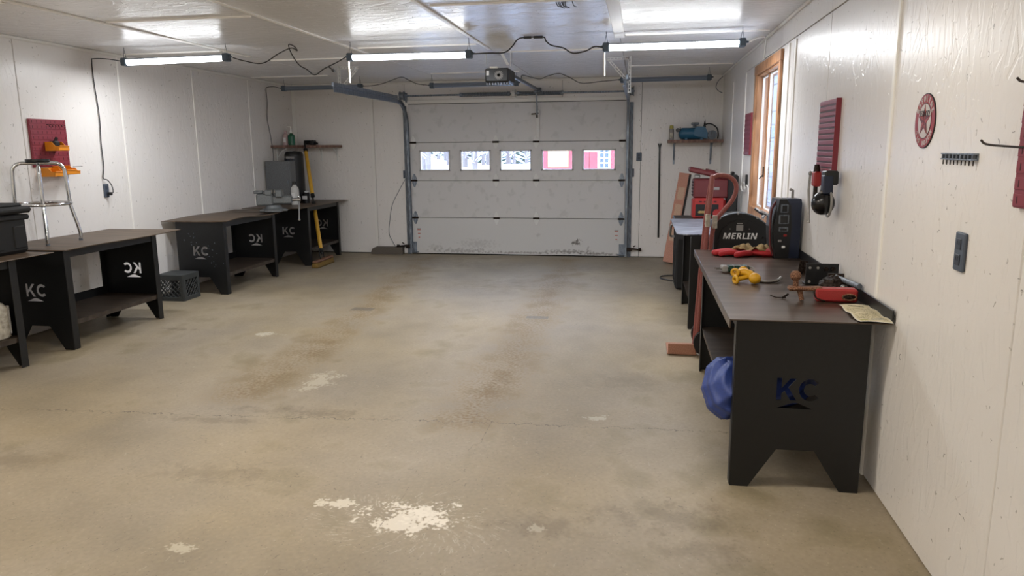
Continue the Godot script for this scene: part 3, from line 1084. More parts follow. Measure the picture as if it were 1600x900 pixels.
		part(t, "vertical_track", web, M.galv_dark)
		for s in [-1.0, 1.0]:
			lip_strip(lip, path, 0.0275 * s, side[2])
		part(t, "track_lip", lip, M.galv)
		horizontal.box(V(0, 2.15, 1.47), V(0.004, 0.062, 2.16))
		horizontal.box(V(0.016 * side[2], 2.181, 1.47), V(0.034, 0.004, 2.16))
		horizontal.box(V(0.016 * side[2], 2.119, 1.47), V(0.034, 0.004, 2.16))
		horizontal.box(V(-0.01 * side[2], 2.20, 1.47), V(0.03, 0.045, 2.16), 0.004)
		part(t, "horizontal_track", horizontal, M.galv)
		bx(t, "wall_angle", V(-0.03 * side[2], 1.05, 0.012), V(0.05, 2.1, 0.02), M.galv_dark, 0.003)
		var foot := Mb.new()
		foot.box(V(-0.02 * side[2], 0.115, 0.05), V(0.10, 0.05, 0.012), 0.003)
		foot.cyl(V(-0.07 * side[2], 0.125, 0.06), V(-0.16 * side[2], 0.115, 0.06), 0.014, 0.011, 8)
		foot.cyl(V(-0.16 * side[2], 0.115, 0.06), V(-0.20 * side[2], 0.12, 0.06), 0.022, 0.022, 8)
		foot.cyl(V(-0.09 * side[2], 0.15, 0.055), V(-0.12 * side[2], 0.17, 0.055), 0.008, -1, 6)
		part(t, "floor_bracket", foot, M.iron)
	hanger("track_hanger", "white perforated angle bracket hanging the left door track from the ceiling", V(-3.37, 2.20, -8.15), 1.0)
	hanger("track_hanger", "white perforated angle bracket hanging the right door track from the ceiling", V(-0.135, 2.12, -8.0), -1.0)
	# torsion shaft
	var ts := thing("torsion_shaft", "torsion spring shaft with cable drums above the garage door", "spring shaft", V(-1.73, 2.235, ZB + 0.09))
	var sh := Mb.new()
	sh.cyl(V(-1.62, 0, 0), V(1.63, 0, 0), 0.0125, -1, 10)
	part(ts, "shaft", sh, M.galv)
	for s in [[-0.75, -0.05], [0.05, 0.68]]:
		var sp := Mb.new()
		var pts := []
		var turns := int((s[1] - s[0]) / 0.012)
		for k in turns * 8 + 1:
			var a := TAU * k / 8.0
			pts.append(V(s[0] + (s[1] - s[0]) * k / (turns * 8.0), cos(a) * 0.026, sin(a) * 0.026))
		sp.tube(pts, 0.004, 4)
		sp.cyl(V(s[0], 0, 0), V(s[0] + 0.03, 0, 0), 0.03, -1, 10)
		sp.cyl(V(s[1] - 0.03, 0, 0), V(s[1], 0, 0), 0.03, -1, 10)
		part(ts, "spring", sp, M.galv)
	for x in [-1.58, 1.59]:
		var dr := Mb.new()
		dr.cyl(V(x - 0.025, 0, 0), V(x + 0.025, 0, 0), 0.05, -1, 16)
		dr.cyl(V(x - 0.032, 0, 0), V(x - 0.024, 0, 0), 0.062, -1, 16)
		dr.cyl(V(x + 0.024, 0, 0), V(x + 0.032, 0, 0), 0.062, -1, 16)
		part(ts, "cable_drum", dr, M.galv)
	var br := Mb.new()
	br.box(V(0, 0.0, -0.04), V(0.05, 0.11, 0.08), 0.004)
	br.cyl(V(-0.02, 0, 0), V(0.02, 0, 0), 0.045, -1, 14)
	part(ts, "centre_bracket", br, M.white_metal)
	bx(ts, "end_plate", V(-1.535, -0.02, -0.045), V(0.006, 0.13, 0.09), M.galv, 0.001)
	bx(ts, "end_plate", V(1.545, -0.02, -0.045), V(0.006, 0.13, 0.09), M.galv, 0.001)
	build_opener()

func path_strip(b: Mb, p: Array, t: float, w: float) -> void:
	# a strip of width w (in the y/z plane) and thickness t along x following the path
	for i in p.size() - 1:
		var a: Vector3 = p[i]
		var c: Vector3 = p[i + 1]
		var da: Vector3 = (p[min(i + 1, p.size() - 1)] - p[max(i - 1, 0)]).normalized()
		var dc: Vector3 = (p[min(i + 2, p.size() - 1)] - p[i]).normalized()
		var na := V(0, -da.z, da.y) * w * 0.5
		var nc := V(0, -dc.z, dc.y) * w * 0.5
		for s in [-1.0, 1.0]:
			var o := V(t * 0.5 * s, 0, 0)
			b.quad_auto(a - na + o, c - nc + o, c + nc + o, a + na + o, V(s, 0, 0))

func lip_strip(b: Mb, p: Array, off: float, side: float) -> void:
	for i in p.size() - 1:
		var da: Vector3 = (p[min(i + 1, p.size() - 1)] - p[max(i - 1, 0)]).normalized()
		var dc: Vector3 = (p[min(i + 2, p.size() - 1)] - p[i]).normalized()
		var a: Vector3 = p[i] + V(0, -da.z, da.y) * off
		var c: Vector3 = p[i + 1] + V(0, -dc.z, dc.y) * off
		var w := V(0.032 * side, 0, 0)
		b.quad_auto(a, c, c + w, a + w, V(0, 0, signf(off)))

func hanger(called: String, label: String, at: Vector3, side: float) -> void:
	var t := thing(called, label, "bracket", at)
	var h := HC - at.y
	perforated(t, "upright", V(0, -0.06, 0), V(0, h, 0))
	perforated(t, "cross_arm", V(0, h - 0.02, 0.0), V(0.23 * side, h - 0.025, 0))
	perforated(t, "brace", V(0.01 * side, 0.05 if side < 0 else -0.03, 0.006), V(0.21 * side, h - 0.04, 0.006))

func perforated(t: Node3D, called: String, a: Vector3, c: Vector3) -> void:
	# slotted steel strip: two rails joined by small bridges
	var b := Mb.new()
	var d := (c - a).normalized()
	var n := V(-d.y, d.x, 0)
	var l := a.distance_to(c)
	for s in [-1.0, 1.0]:
		var o: Vector3 = n * 0.011 * s
		b.xf = Transform3D(Basis(d, n, V(0, 0, 1)), (a + c) * 0.5 + o)
		b.box(Vector3.ZERO, V(l, 0.009, 0.004))
	var k := 0.01
	while k < l:
		b.xf = Transform3D(Basis(d, n, V(0, 0, 1)), a + d * k)
		b.box(Vector3.ZERO, V(0.012, 0.02, 0.004))
		k += 0.038
	part(t, called, b, M.white_metal)

func build_opener() -> void:
	var t := thing("door_opener", "black garage door opener motor hanging from the ceiling on white straps", "door opener", V(-1.385, 2.125, -7.25))
	var b := Mb.new()
	b.box(V(0, 0.075, -0.16), V(0.235, 0.135, 0.36), 0.014)
	part(t, "motor_housing", b, M.black_plastic)
	var fp := Mb.new()
	fp.box(V(0, 0.078, 0.024), V(0.205, 0.115, 0.012), 0.003)
	part(t, "face_plate", fp, M.black_plastic)
	var fan := Mb.new()
	for k in 7:
		fan.xf = Transform3D(Basis(V(0, 0, 1), k * PI / 7), V(0.02, 0.075, 0.032))
		fan.box(Vector3.ZERO, V(0.085, 0.010, 0.003))
	part(t, "vent_slats", fan, M.print_grey)
	bx(t, "sticker", V(-0.088, 0.095, 0.0315), V(0.026, 0.042, 0.001), M.print_white, 0.0)
	bx(t, "lamp_lens", V(-0.03, 0.148, 0.02), V(0.075, 0.018, 0.03), M.white_plastic, 0.003)
	var ribs := Mb.new()
	for k in 8:
		ribs.box(V(-0.10 + k * 0.0285, -0.004, -0.02), V(0.012, 0.018, 0.08), 0.002)
	part(t, "cooling_ribs", ribs, M.lamp_body)
	for s in [-1.0, 1.0]:
		bx(t, "hanger_strap", V(0.12 * s, 0.235, -0.06), V(0.004, 0.15, 0.03), M.white_metal, 0.001)
	var brc := Mb.new()
	brc.xf = Transform3D(Basis(V(0, 0, 1), 0.5), V(0.06, 0.24, -0.06))
	brc.box(Vector3.ZERO, V(0.025, 0.15, 0.003))
	part(t, "hanger_strap", brc, M.white_metal)
	var rail := Mb.new()
	rail.box(V(0.0, 0.15, -1.6), V(0.03, 0.035, 2.75), 0.004)
	part(t, "rail", rail, M.galv_dark)
	bx(t, "header_bracket", V(0, 0.14, -2.99), V(0.07, 0.09, 0.05), M.galv_dark, 0.004)
	var tr := Mb.new()
	tr.box(V(0.0, 0.12, -2.85), V(0.09, 0.03, 0.10), 0.005)
	part(t, "trolley", tr, M.galv_dark)
	var arm := Mb.new()
	arm.xf = Transform3D(Basis(V(1, 0, 0), 0.24), V(-0.02, -0.03, -2.925))
	arm.box(Vector3.ZERO, V(0.022, 0.30, 0.005))
	part(t, "door_arm", arm, M.galv)
	var arm2 := Mb.new()
	arm2.box(V(-0.022, -0.135, -2.965), V(0.022, 0.16, 0.005))
	arm2.cyl(V(-0.10, -0.165, -2.965), V(0.0, -0.155, -2.965), 0.008, -1, 6)
	part(t, "door_arm", arm2, M.iron)

# ---------------------------------------------------------------- shop lights
func shop_light(x0: float, x1: float, y0: float, y1: float, z: float, lit: bool, label: String, energy := 3.3, tint := LAMP_COLOR) -> void:
	var len := x1 - x0
	var t := thing("shop_light", label, "shop light", V((x0 + x1) * 0.5, (y0 + y1) * 0.5, z), 0.0, "ceiling shop lights")
	t.rotation.z = atan2(y1 - y0, len)
	var b := Mb.new()
	b.prism(PackedVector2Array([Vector2(-0.030, 0.0), Vector2(0.030, 0.0), Vector2(0.026, 0.022), Vector2(-0.026, 0.022)]), -len * 0.5 + 0.04, len * 0.5 - 0.04)
	var body := part(t, "housing", b, M.lamp_body)
	body.rotation.y = PI / 2
	var lens := Mb.new()
	var prof := PackedVector2Array()
	for k in 13:
		var a := PI + PI * k / 12.0
		prof.append(Vector2(cos(a) * 0.034, sin(a) * 0.034))
	prof.append(Vector2(0.030, 0.010))
	prof.append(Vector2(-0.030, 0.010))
	lens.prism(prof, -len * 0.5 + 0.045, len * 0.5 - 0.045)
	var ln := part(t, "diffuser", lens, M.lamp_on if lit else M.lamp_off)
	ln.rotation.y = PI / 2
	for s in [-1.0, 1.0]:
		var c := Mb.new()
		c.box(V(s * (len * 0.5 - 0.03), -0.005, 0), V(0.055, 0.068, 0.078), 0.008)
		c.cyl(V(s * (len * 0.5 - 0.004), 0, 0), V(s * (len * 0.5 + 0.02), 0, 0), 0.012, 0.007, 8)
		part(t, "end_cap", c, M.lamp_cap)
		var h := Mb.new()
		var top := HC - (y0 + y1) * 0.5 + 0.002
		var hx: float = s * (len * 0.5 - 0.03)
		h.tube([V(hx - 0.012, 0.028, 0), V(hx - 0.004, 0.028 + (top - 0.028) * 0.55, 0), V(hx, top - 0.012, 0), V(hx + 0.004, 0.028 + (top - 0.028) * 0.55, 0), V(hx + 0.012, 0.028, 0)], 0.0022, 5)
		h.cyl(V(hx, top - 0.016, 0), V(hx, top, 0), 0.003, -1, 5)
		part(t, "hanger_hook", h, M.galv_dark)
	if lit:
		var l := AreaLight3D.new()
		l.name = "shop_light_glow"
		l.area_size = Vector2(len - 0.1, 0.06)
		l.area_normalize_energy = true
		l.light_color = tint
		l.light_energy = energy
		l.area_range = 30.0
		l.area_attenuation = 2.0
		l.shadow_enabled = true
		t.add_child(l)
		l.position = V(0, -0.041, 0)
		l.rotation.x = -PI / 2

func build_lights() -> void:
	shop_light(-4.63, -3.58, 2.305, 2.318, -6.22, true, "lit white tube light hanging nearest the left wall, in the row before the opener", 1.6)
	shop_light(-2.55, -1.43, 2.305, 2.30, -6.37, true, "lit white tube light hanging between the two other lit tubes, left of the opener")
	shop_light(-0.33, 0.80, 2.315, 2.318, -6.32, true, "lit white tube light hanging beside the pine framed window")
	shop_light(-4.66, -3.55, 2.305, 2.308, -9.33, false, "dark unlit tube light hanging over the bench with the vise and broom")
	shop_light(-2.68, -1.53, 2.305, 2.312, -9.42, false, "dark unlit tube light hanging behind the opener motor")
	shop_light(-0.27, 0.81, 2.312, 2.318, -9.36, false, "dark unlit tube light hanging before the shelf with the blue compressor")
	shop_light(-4.6, -3.5, 2.31, 2.31, -2.8, true, "lit tube light over the bench with the black tote", 1.9, WARM_LAMP_COLOR)
	shop_light(-2.5, -1.4, 2.31, 2.31, -2.8, true, "lit tube light over the middle of the open floor", 2.2, WARM_LAMP_COLOR)
	shop_light(-0.65, 0.45, 2.31, 2.31, -2.8, true, "lit tube light over the end of the long bench with the paper sheet", 1.0, WARM_LAMP_COLOR)
	shop_light(-4.6, -3.5, 2.31, 2.31, 0.5, true, "lit tube light by the left wall at the front end of the room", 1.9, WARM_LAMP_COLOR)
	shop_light(-2.5, -1.4, 2.31, 2.31, 0.5, true, "lit tube light in the middle of the front end of the room", 2.0, WARM_LAMP_COLOR)
	shop_light(-0.65, 0.45, 2.31, 2.31, 0.5, true, "lit tube light by the right wall at the front end of the room", 1.2, WARM_LAMP_COLOR)
	for s in [[-2.53, -6.34], [-0.315, -6.30]]:
		var c := Mb.new()
		c.cyl(V(0, 0, 0), V(0.004, -0.185, 0), 0.008, -1, 8)
		var o := part(self, numbered("pull_rod"), c, M.white_plastic)
		o.position = V(s[0], 2.268, s[1])
		tag(o, "thin white pull rod hanging from the end of the lit tube " + ("left of the opener" if s[0] < -1.0 else "beside the window"), "pull rod")

# ---------------------------------------------------------------- welding benches with cut out letters
const PW := 0.545

func panel_outline() -> PackedVector2Array:
	var h := PW * 0.5
	return PackedVector2Array([Vector2(-h, 0), Vector2(-h + 0.078, 0), Vector2(-0.08, 0.185), Vector2(0.08, 0.185), Vector2(h - 0.078, 0), Vector2(h, 0), Vector2(h, BENCH - 0.004), Vector2(-h, BENCH - 0.004)])

func letter_shapes() -> Array:
	var k := PackedVector2Array([Vector2(0, 0), Vector2(0.021, 0), Vector2(0.021, 0.029), Vector2(0.034, 0.042), Vector2(0.059, 0), Vector2(0.085, 0), Vector2(0.049, 0.058), Vector2(0.082, 0.1), Vector2(0.056, 0.1), Vector2(0.021, 0.055), Vector2(0.021, 0.1), Vector2(0, 0.1)])
	var c := PackedVector2Array()
	for i in 15:
		var a := deg_to_rad(42.0 + 276.0 * i / 14.0)
		c.append(Vector2(0.047 + cos(a) * 0.047, 0.05 + sin(a) * 0.05))
	for i in 15:
		var a := deg_to_rad(318.0 - 276.0 * i / 14.0)
		c.append(Vector2(0.047 + cos(a) * 0.026, 0.05 + sin(a) * 0.028))
	var t := PackedVector2Array([Vector2(0, 0), Vector2(0.15, 0), Vector2(0.088, 0.026), Vector2(0.066, 0.026)])
	var r := []
	for s in [[k, Vector2(-0.093, 0.415)], [c, Vector2(0.0, 0.415)], [t, Vector2(-0.09, 0.378)]]:
		var p := PackedVector2Array()
		for q in s[0]:
			p.append(q + s[1])
		r.append(p)
	return r

func end_panel_mesh() -> ArrayMesh:
	if panel_meshes.has("end"):
		return panel_meshes.end
	var b := Mb.new()
	var cuts := letter_shapes()
	var outline := panel_outline()
	var th := 0.0025
	var x := -PW * 0.5
	while x < PW * 0.5 - 1e-5:
		var inside := x > -0.11 and x < 0.11
		var e := minf(x + (0.0135 if inside else 0.18), PW * 0.5)
		if x < -0.10 and e > -0.10:
			e = -0.10
		var strip := PackedVector2Array([Vector2(x, -0.1), Vector2(e, -0.1), Vector2(e, 1.0), Vector2(x, 1.0)])
		var polys := []
		polys.append_array(Geometry2D.intersect_polygons(outline, strip))
		if e > -0.11 and x < 0.11:
			for c in cuts:
				var next := []
				for p in polys:
					next.append_array(Geometry2D.clip_polygons(p, c))
				polys = next
		for p in polys:
			var ids := Geometry2D.triangulate_polygon(p)
			for i in range(0, ids.size(), 3):
				for s in [-1.0, 1.0]:
					var n := V(0, 0, s)
					var z: float = th * s
					b.tri(V(p[ids[i]].x, p[ids[i]].y, z), V(p[ids[i + 1]].x, p[ids[i + 1]].y, z), V(p[ids[i + 2]].x, p[ids[i + 2]].y, z), n, n, n)
		x = e
	for poly in [outline] + cuts:
		var cw := Geometry2D.is_polygon_clockwise(poly)
		if poly != outline:
			cw = not cw
		for i in poly.size():
			var a: Vector2 = poly[i]
			var c: Vector2 = poly[(i + 1) % poly.size()]
			var n := V(c.y - a.y, a.x - c.x, 0).normalized() * (-1.0 if cw else 1.0)
			b.quad(V(a.x, a.y, -th), V(c.x, c.y, -th), V(c.x, c.y, th), V(a.x, a.y, th), n)
	panel_meshes.end = b.mesh()
	return panel_meshes.end

func bench(label: String, at: Vector3, turn: float, len: float, over_a: float, over_b: float, front: float, back: float, top_mat: Material, splash: bool, wavy := 0.0, shelf_y := 0.225) -> Node3D:
	var t := thing("workbench", label, "workbench", at, turn, "black steel workbenches")
	for e in [[0.0, -PI / 2, 1.0], [len, PI / 2, -1.0]]:
		var p := put(t, "end_panel", end_panel_mesh(), M.bench_paint, V(e[0], 0, -PW * 0.5))
		p.rotation.y = e[1]
		var f := Mb.new()
		f.box(V(e[0] + 0.031 * e[2], BENCH * 0.5 - 0.002, 0.0), V(0.062, BENCH - 0.008, 0.006), 0.002)
		part(t, "leg_flange", f, M.bench_paint)
		var g := Mb.new()
		g.box(V(e[0] + 0.028 * e[2], BENCH * 0.5 - 0.002, -PW), V(0.056, BENCH - 0.008, 0.006), 0.002)
		part(t, "leg_flange", g, M.bench_paint)
	var sh := Mb.new()
	sh.box(V(len * 0.5, shelf_y, -PW * 0.5), V(len - 0.008, 0.005, PW - 0.01))
	sh.box(V(len * 0.5, shelf_y - 0.017, -0.012), V(len - 0.012, 0.036, 0.005), 0.001)
	part(t, "shelf", sh, M.bench_shelf)
	bx(t, "back_rail", V(len * 0.5, shelf_y + 0.037, -PW + 0.008), V(len - 0.012, 0.075, 0.005), M.bench_paint, 0.001)
	bx(t, "front_apron", V(len * 0.5, BENCH - 0.036, -0.008), V(len - 0.12, 0.062, 0.005), M.bench_paint, 0.001)
	bx(t, "back_apron", V(len * 0.5, BENCH - 0.036, -PW + 0.008), V(len - 0.12, 0.062, 0.005), M.bench_paint, 0.001)
	var tp := Mb.new()
	var x0 := -over_a
	var x1 := len + over_b
	if wavy > 0.0:
		# a plate that has buckled a little from welding
		var rows_t := []
		var rows_b := []
		for i in 13:
			var ra := []
			var rb := []
			for k in 25:
				var x := lerpf(x0, x1, k / 24.0)
				var z := lerpf(-back, front, i / 12.0)
				var y := BENCH + wavy * sin(x * 5.1 + z * 2.0) * (0.3 + 0.7 * i / 12.0) * 0.5
				ra.append(V(x, y, z))
				rb.append(V(x, y - 0.007, z))
			rows_t.append(ra)
			rows_b.append(rb)
		tp.grid(rows_t, false, Vector3.UP)
		tp.grid(rows_b, false, Vector3.DOWN)
		for i in 12:
			tp.quad_auto(rows_t[i][0], rows_t[i + 1][0], rows_b[i + 1][0], rows_b[i][0], Vector3.LEFT)
			tp.quad_auto(rows_t[i][24], rows_t[i + 1][24], rows_b[i + 1][24], rows_b[i][24], Vector3.RIGHT)
		for k in 24:
			tp.quad_auto(rows_t[12][k], rows_t[12][k + 1], rows_b[12][k + 1], rows_b[12][k], Vector3.BACK)
			tp.quad_auto(rows_t[0][k], rows_t[0][k + 1], rows_b[0][k + 1], rows_b[0][k], Vector3.FORWARD)
	else:
		tp.box(V((x0 + x1) * 0.5, BENCH - 0.003, (front - back) * 0.5), V(x1 - x0, 0.006, front + back), 0.0015)
	part(t, "bench_top", tp, top_mat, "worn brown steel plate top")
	if splash:
		bx(t, "front_lip", V((x0 + x1) * 0.5, BENCH - 0.023, front - 0.003), V(x1 - x0, 0.036, 0.006), M.bench_top_clean, 0.0015)
		bx(t, "back_splash", V((x0 + x1) * 0.5, BENCH + 0.028, -back + 0.003), V(x1 - x0, 0.056, 0.006), M.bench_paint, 0.0015)
	return t

func build_benches() -> void:
	var q := PI / 2
	bench("black steel workbench with cut out letters, carrying the black tote", V(-4.30, 0, -3.34), q, 1.10, 0.05, 0.30, 0.05, 0.69, M.bench_top, false)
	bench("black steel workbench with cut out letters, carrying the chrome stool", V(-4.29, 0, -4.87), q, 1.10, 0.03, 0.30, 0.05, 0.70, M.bench_top, false, 0.008)
	bench("black steel workbench with buckled top, chipped paint and the grey vise", V(-4.30, 0, -7.08), q, 1.13, 0.02, 0.30, 0.06, 0.69, M.bench_top, false, 0.03)
	bench("black steel workbench in the corner under the wooden shelf", V(-4.27, 0, -9.04), q, 1.03, 0.36, 0.20, 0.07, 0.72, M.bench_top, false)
	bench("long black steel workbench with back splash, carrying gloves and hitch parts", V(0.43, 0, -5.04), -q, 1.80, 0.33, 0.06, 0.04, 0.612, M.bench_top_clean, true, 0.0, 0.30)
	# paint chips on the near panel of the bench with the vise
	var chips := Mb.new()
	var cr := RandomNumberGenerator.new()
	cr.seed = 14
	for i in 24:
		var c := Vector2(cr.randfn(-0.10, 0.05), cr.randfn(0.60, 0.05)) if i < 9 else Vector2(cr.randfn(0.13, 0.06), cr.randfn(0.40, 0.09))
		chips.xf = Transform3D(Basis(V(0, 0, 1), cr.randf() * TAU), V(c.x, c.y, 0.0028))
		chips.box(Vector3.ZERO, V(cr.randf_range(0.006, 0.02), cr.randf_range(0.004, 0.008), 0.0008))
	var chipped: Node3D = get_node("workbench_002")
	var cp := part(chipped, "paint_chips", chips, M.galv_dark, "bare grey chips in the black paint")
	cp.position = V(0, 0, -PW * 0.5)
	cp.rotation.y = -PI / 2
	var far := thing("workbench", "short black workbench with curled silver sheet top against the right wall", "workbench", V(0.425, 0, -7.24), -q, "black steel workbenches")
	for e in [[0.0, -PI / 2, 1.0], [1.05, PI / 2, -1.0]]:
		var p := put(far, "end_panel", end_panel_mesh(), M.bench_paint, V(e[0], 0, -PW * 0.5))
		p.rotation.y = e[1]
		bx(far, "leg_flange", V(e[0] + 0.031 * e[2], BENCH * 0.5 - 0.004, 0.0), V(0.062, BENCH - 0.012, 0.006), M.bench_paint, 0.002)
	bx(far, "shelf", V(0.525, 0.225, -PW * 0.5), V(1.03, 0.005, PW - 0.01), M.bench_shelf, 0.0)
	var rows := []
	var low := []
	for i in 11:
		var ra := []
		var rb := []
		for k in 21:
			var x := lerpf(-0.45, 0.93, k / 20.0)
			var z := lerpf(-0.615, 0.11, i / 10.0)
			if k == 20 and i == 10:
				x -= 0.05
			var y := BENCH + 0.004 * sin(x * 23.0 + z * 4.0)
			ra.append(V(x, y, z))
			rb.append(V(x, y - 0.008, z))
		rows.append(ra)
		low.append(rb)
	var s := Mb.new()
	s.grid(rows, false, Vector3.UP)
	s.grid(low, false, Vector3.DOWN)
	for i in 10:
		s.quad_auto(rows[i][0], rows[i + 1][0], low[i + 1][0], low[i][0], Vector3.LEFT)
		s.quad_auto(rows[i][20], rows[i + 1][20], low[i + 1][20], low[i][20], Vector3.RIGHT)
	for k in 20:
		s.quad_auto(rows[10][k], rows[10][k + 1], low[10][k + 1], low[10][k], Vector3.BACK)
		s.quad_auto(rows[0][k], rows[0][k + 1], low[0][k + 1], low[0][k], Vector3.FORWARD)
	part(far, "sheet_top", s, M.silver, "silver brushed sheet metal top")

# ---------------------------------------------------------------- left wall side
func build_left_side() -> void:
	build_stool()
	# black tote with ribbed walls and a lid
	var t := thing("storage_tote", "black plastic tote with lid on the bench beside the chrome stool", "tote", V(-4.66, BENCH, -4.45))
	var b := Mb.new()
	b.box(V(0, 0.135, 0), V(0.44, 0.27, 0.58), 0.025)
	part(t, "tub", b, M.black_rough)
	var l := Mb.new()
	l.box(V(0, 0.315, 0), V(0.50, 0.05, 0.64), 0.018)
	l.box(V(0, 0.348, 0), V(0.42, 0.03, 0.55), 0.012)
	part(t, "lid", l, M.black_rough)
	for z in [-0.2, 0.0, 0.2]:
		bx(t, "rib", V(0.222, 0.12, z), V(0.012, 0.16, 0.10), M.black_rough, 0.005)
	for x in [-0.12, 0.06]:
		bx(t, "rib", V(x, 0.12, -0.292), V(0.10, 0.16, 0.012), M.black_rough, 0.005)
	bx(t, "rim", V(0, 0.262, 0), V(0.47, 0.04, 0.61), M.black_rough, 0.012)
	bx(t, "latch", V(0.06, 0.275, -0.312), V(0.09, 0.09, 0.016), M.black_plastic, 0.005)
	# white jug on the lower shelf
	var j := thing("jug", "dirty white plastic jug on the lower shelf of the bench with the tote", "jug", V(-4.42, 0.229, -4.28))
	var jb := Mb.new()
	var rows := []
	for i in 9:
		var h: float = [0.0, 0.012, 0.06, 0.15, 0.21, 0.245, 0.265, 0.275, 0.277][i]
		var s: float = [0.86, 1.0, 1.0, 1.0, 0.98, 0.8, 0.5, 0.3, 0.0][i]
		var row := []
		for k in 20:
			var a := TAU * k / 20.0
			var c := cos(a)
			var n := sin(a)
			row.append(V(signf(c) * pow(absf(c), 0.45) * 0.085 * s, h, signf(n) * pow(absf(n), 0.45) * 0.11 * s))
		rows.append(row)
	jb.grid(rows, true)
	part(j, "body", jb, M.dirty_white)
	var cap := Mb.new()
	cap.cyl(V(0, 0.268, 0.02), V(0, 0.305, 0.02), 0.024, -1, 14)
	part(j, "cap", cap, M.black_plastic)
	bx(j, "level_strip", V(0.072, 0.13, -0.088), V(0.03, 0.2, 0.012), M.print_grey, 0.003)
	build_crate()
	# red wall board with bins
	var pb := peg_board("red slotted steel wall board holding yellow bins on the left wall", V(XL, 1.385, -5.67), PI / 2, 0.405, 0.40, 9)
	for k in 6:
		var h := Mb.new()
		h.tube(smooth_path([V(-0.02 + k * 0.035, 0.355, 0.022), V(-0.02 + k * 0.035, 0.352, 0.045), V(-0.018 + k * 0.035, 0.335, 0.05)], 3), 0.003, 5)
		part(pb, "peg", h, M.iron)
	bin("yellow stacking bin hung in the middle of the red board", V(XL + 0.022, 1.52, -5.665))
	bin("yellow stacking bin below the red board, beside the stool legs", V(XL + 0.022, 1.305, -5.59))
	bin("yellow stacking bin below the red board, between two more bins", V(XL + 0.022, 1.318, -5.72))
	bin("small yellow bin below the red board at its far lower corner", V(XL + 0.022, 1.318, -5.825), 0.7)
	var bd := thing("drill_bit_case", "dark small tool lying in the middle yellow bin", "tool", V(XL + 0.065, 1.548, -5.665))
	var bb := Mb.new()
	bb.box(V(0, 0.03, 0), V(0.06, 0.05, 0.07), 0.012)
	bb.cyl(V(0, 0.05, -0.01), V(0.01, 0.085, -0.02), 0.016, 0.012, 10)
	part(bd, "body", bb, M.black_plastic)
	var nail := Mb.new()
	nail.cyl(V(0, 0, 0), V(0.08, 0.002, -0.02), 0.003, -1, 6)
	var no := part(self, "wall_hook", nail, M.iron)
	no.position = V(XL, 1.38, -5.92)
	tag(no, "thin steel hook sticking out of the wall beside the red board with bins", "hook")
	# outlet with the lamp's plug
	var o := thing("power_outlet", "dark wall outlet with a plugged in cord below the left tube light", "outlet", V(XL, 1.145, -6.30), PI / 2)
	outlet(o, 0.055, 0.115)
	bx(o, "plug", V(0.01, -0.03, 0.035), V(0.03, 0.03, 0.04), M.black_plastic, 0.006)

func build_stool() -> void:
	var t := thing("bar_stool", "chrome tube stool without cushion standing on a workbench", "stool", V(-4.745, BENCH, -5.24), 0.74)
	var H := 0.64
	# two hoops crossing under the seat plate, feet splayed out and turned straight at the end
	for k in 2:
		var a := k * PI / 2
		var d := V(cos(a), 0, sin(a))
		var hoop := []
		for p in [d * 0.235 + V(0, 0.012, 0), d * 0.235 + V(0, 0.085, 0), d * 0.195 + V(0, 0.27, 0), d * 0.188 + V(0, 0.33, 0), d * 0.18 + V(0, H - 0.10, 0), d * 0.172 + V(0, H - 0.04, 0), d * 0.14 + V(0, H - 0.008, 0), d * 0.09 + V(0, H, 0)]:
			hoop.append(p)
		var full := []
		for i in hoop.size():
			full.append(hoop[i] + V(0, -0.024 * k, 0) * (1.0 if i > 4 else 0.0))
		for i in range(hoop.size() - 1, -1, -1):
			var p: Vector3 = hoop[i]
			full.append(V(-p.x, p.y + (-0.024 * k if i > 4 else 0.0), -p.z))
		var b := Mb.new()
		b.tube(smooth_path(full, 4), 0.0145, 10)
		part(t, "leg_hoop", b, M.chrome)
		for s in [-1.0, 1.0]:
			var f := Mb.new()
			f.cyl(d * 0.235 * s, d * 0.235 * s + V(0, 0.022, 0), 0.016, 0.0145, 10)
			part(t, "foot_cap", f, M.galv_dark)
	var ring := []
	for i in 36:
		var a := TAU * i / 36.0
		ring.append(V(cos(a) * 0.20, 0.315, sin(a) * 0.20))
	var rg := Mb.new()
	rg.tube(ring, 0.012, 8, true)
	part(t, "foot_ring", rg, M.chrome)
	var sp := Mb.new()
	sp.lathe([Vector2(0, H + 0.012), Vector2(0.085, H + 0.012), Vector2(0.085, H + 0.03), Vector2(0, H + 0.03)], 20)
	part(t, "seat_plate", sp, M.black_plastic)

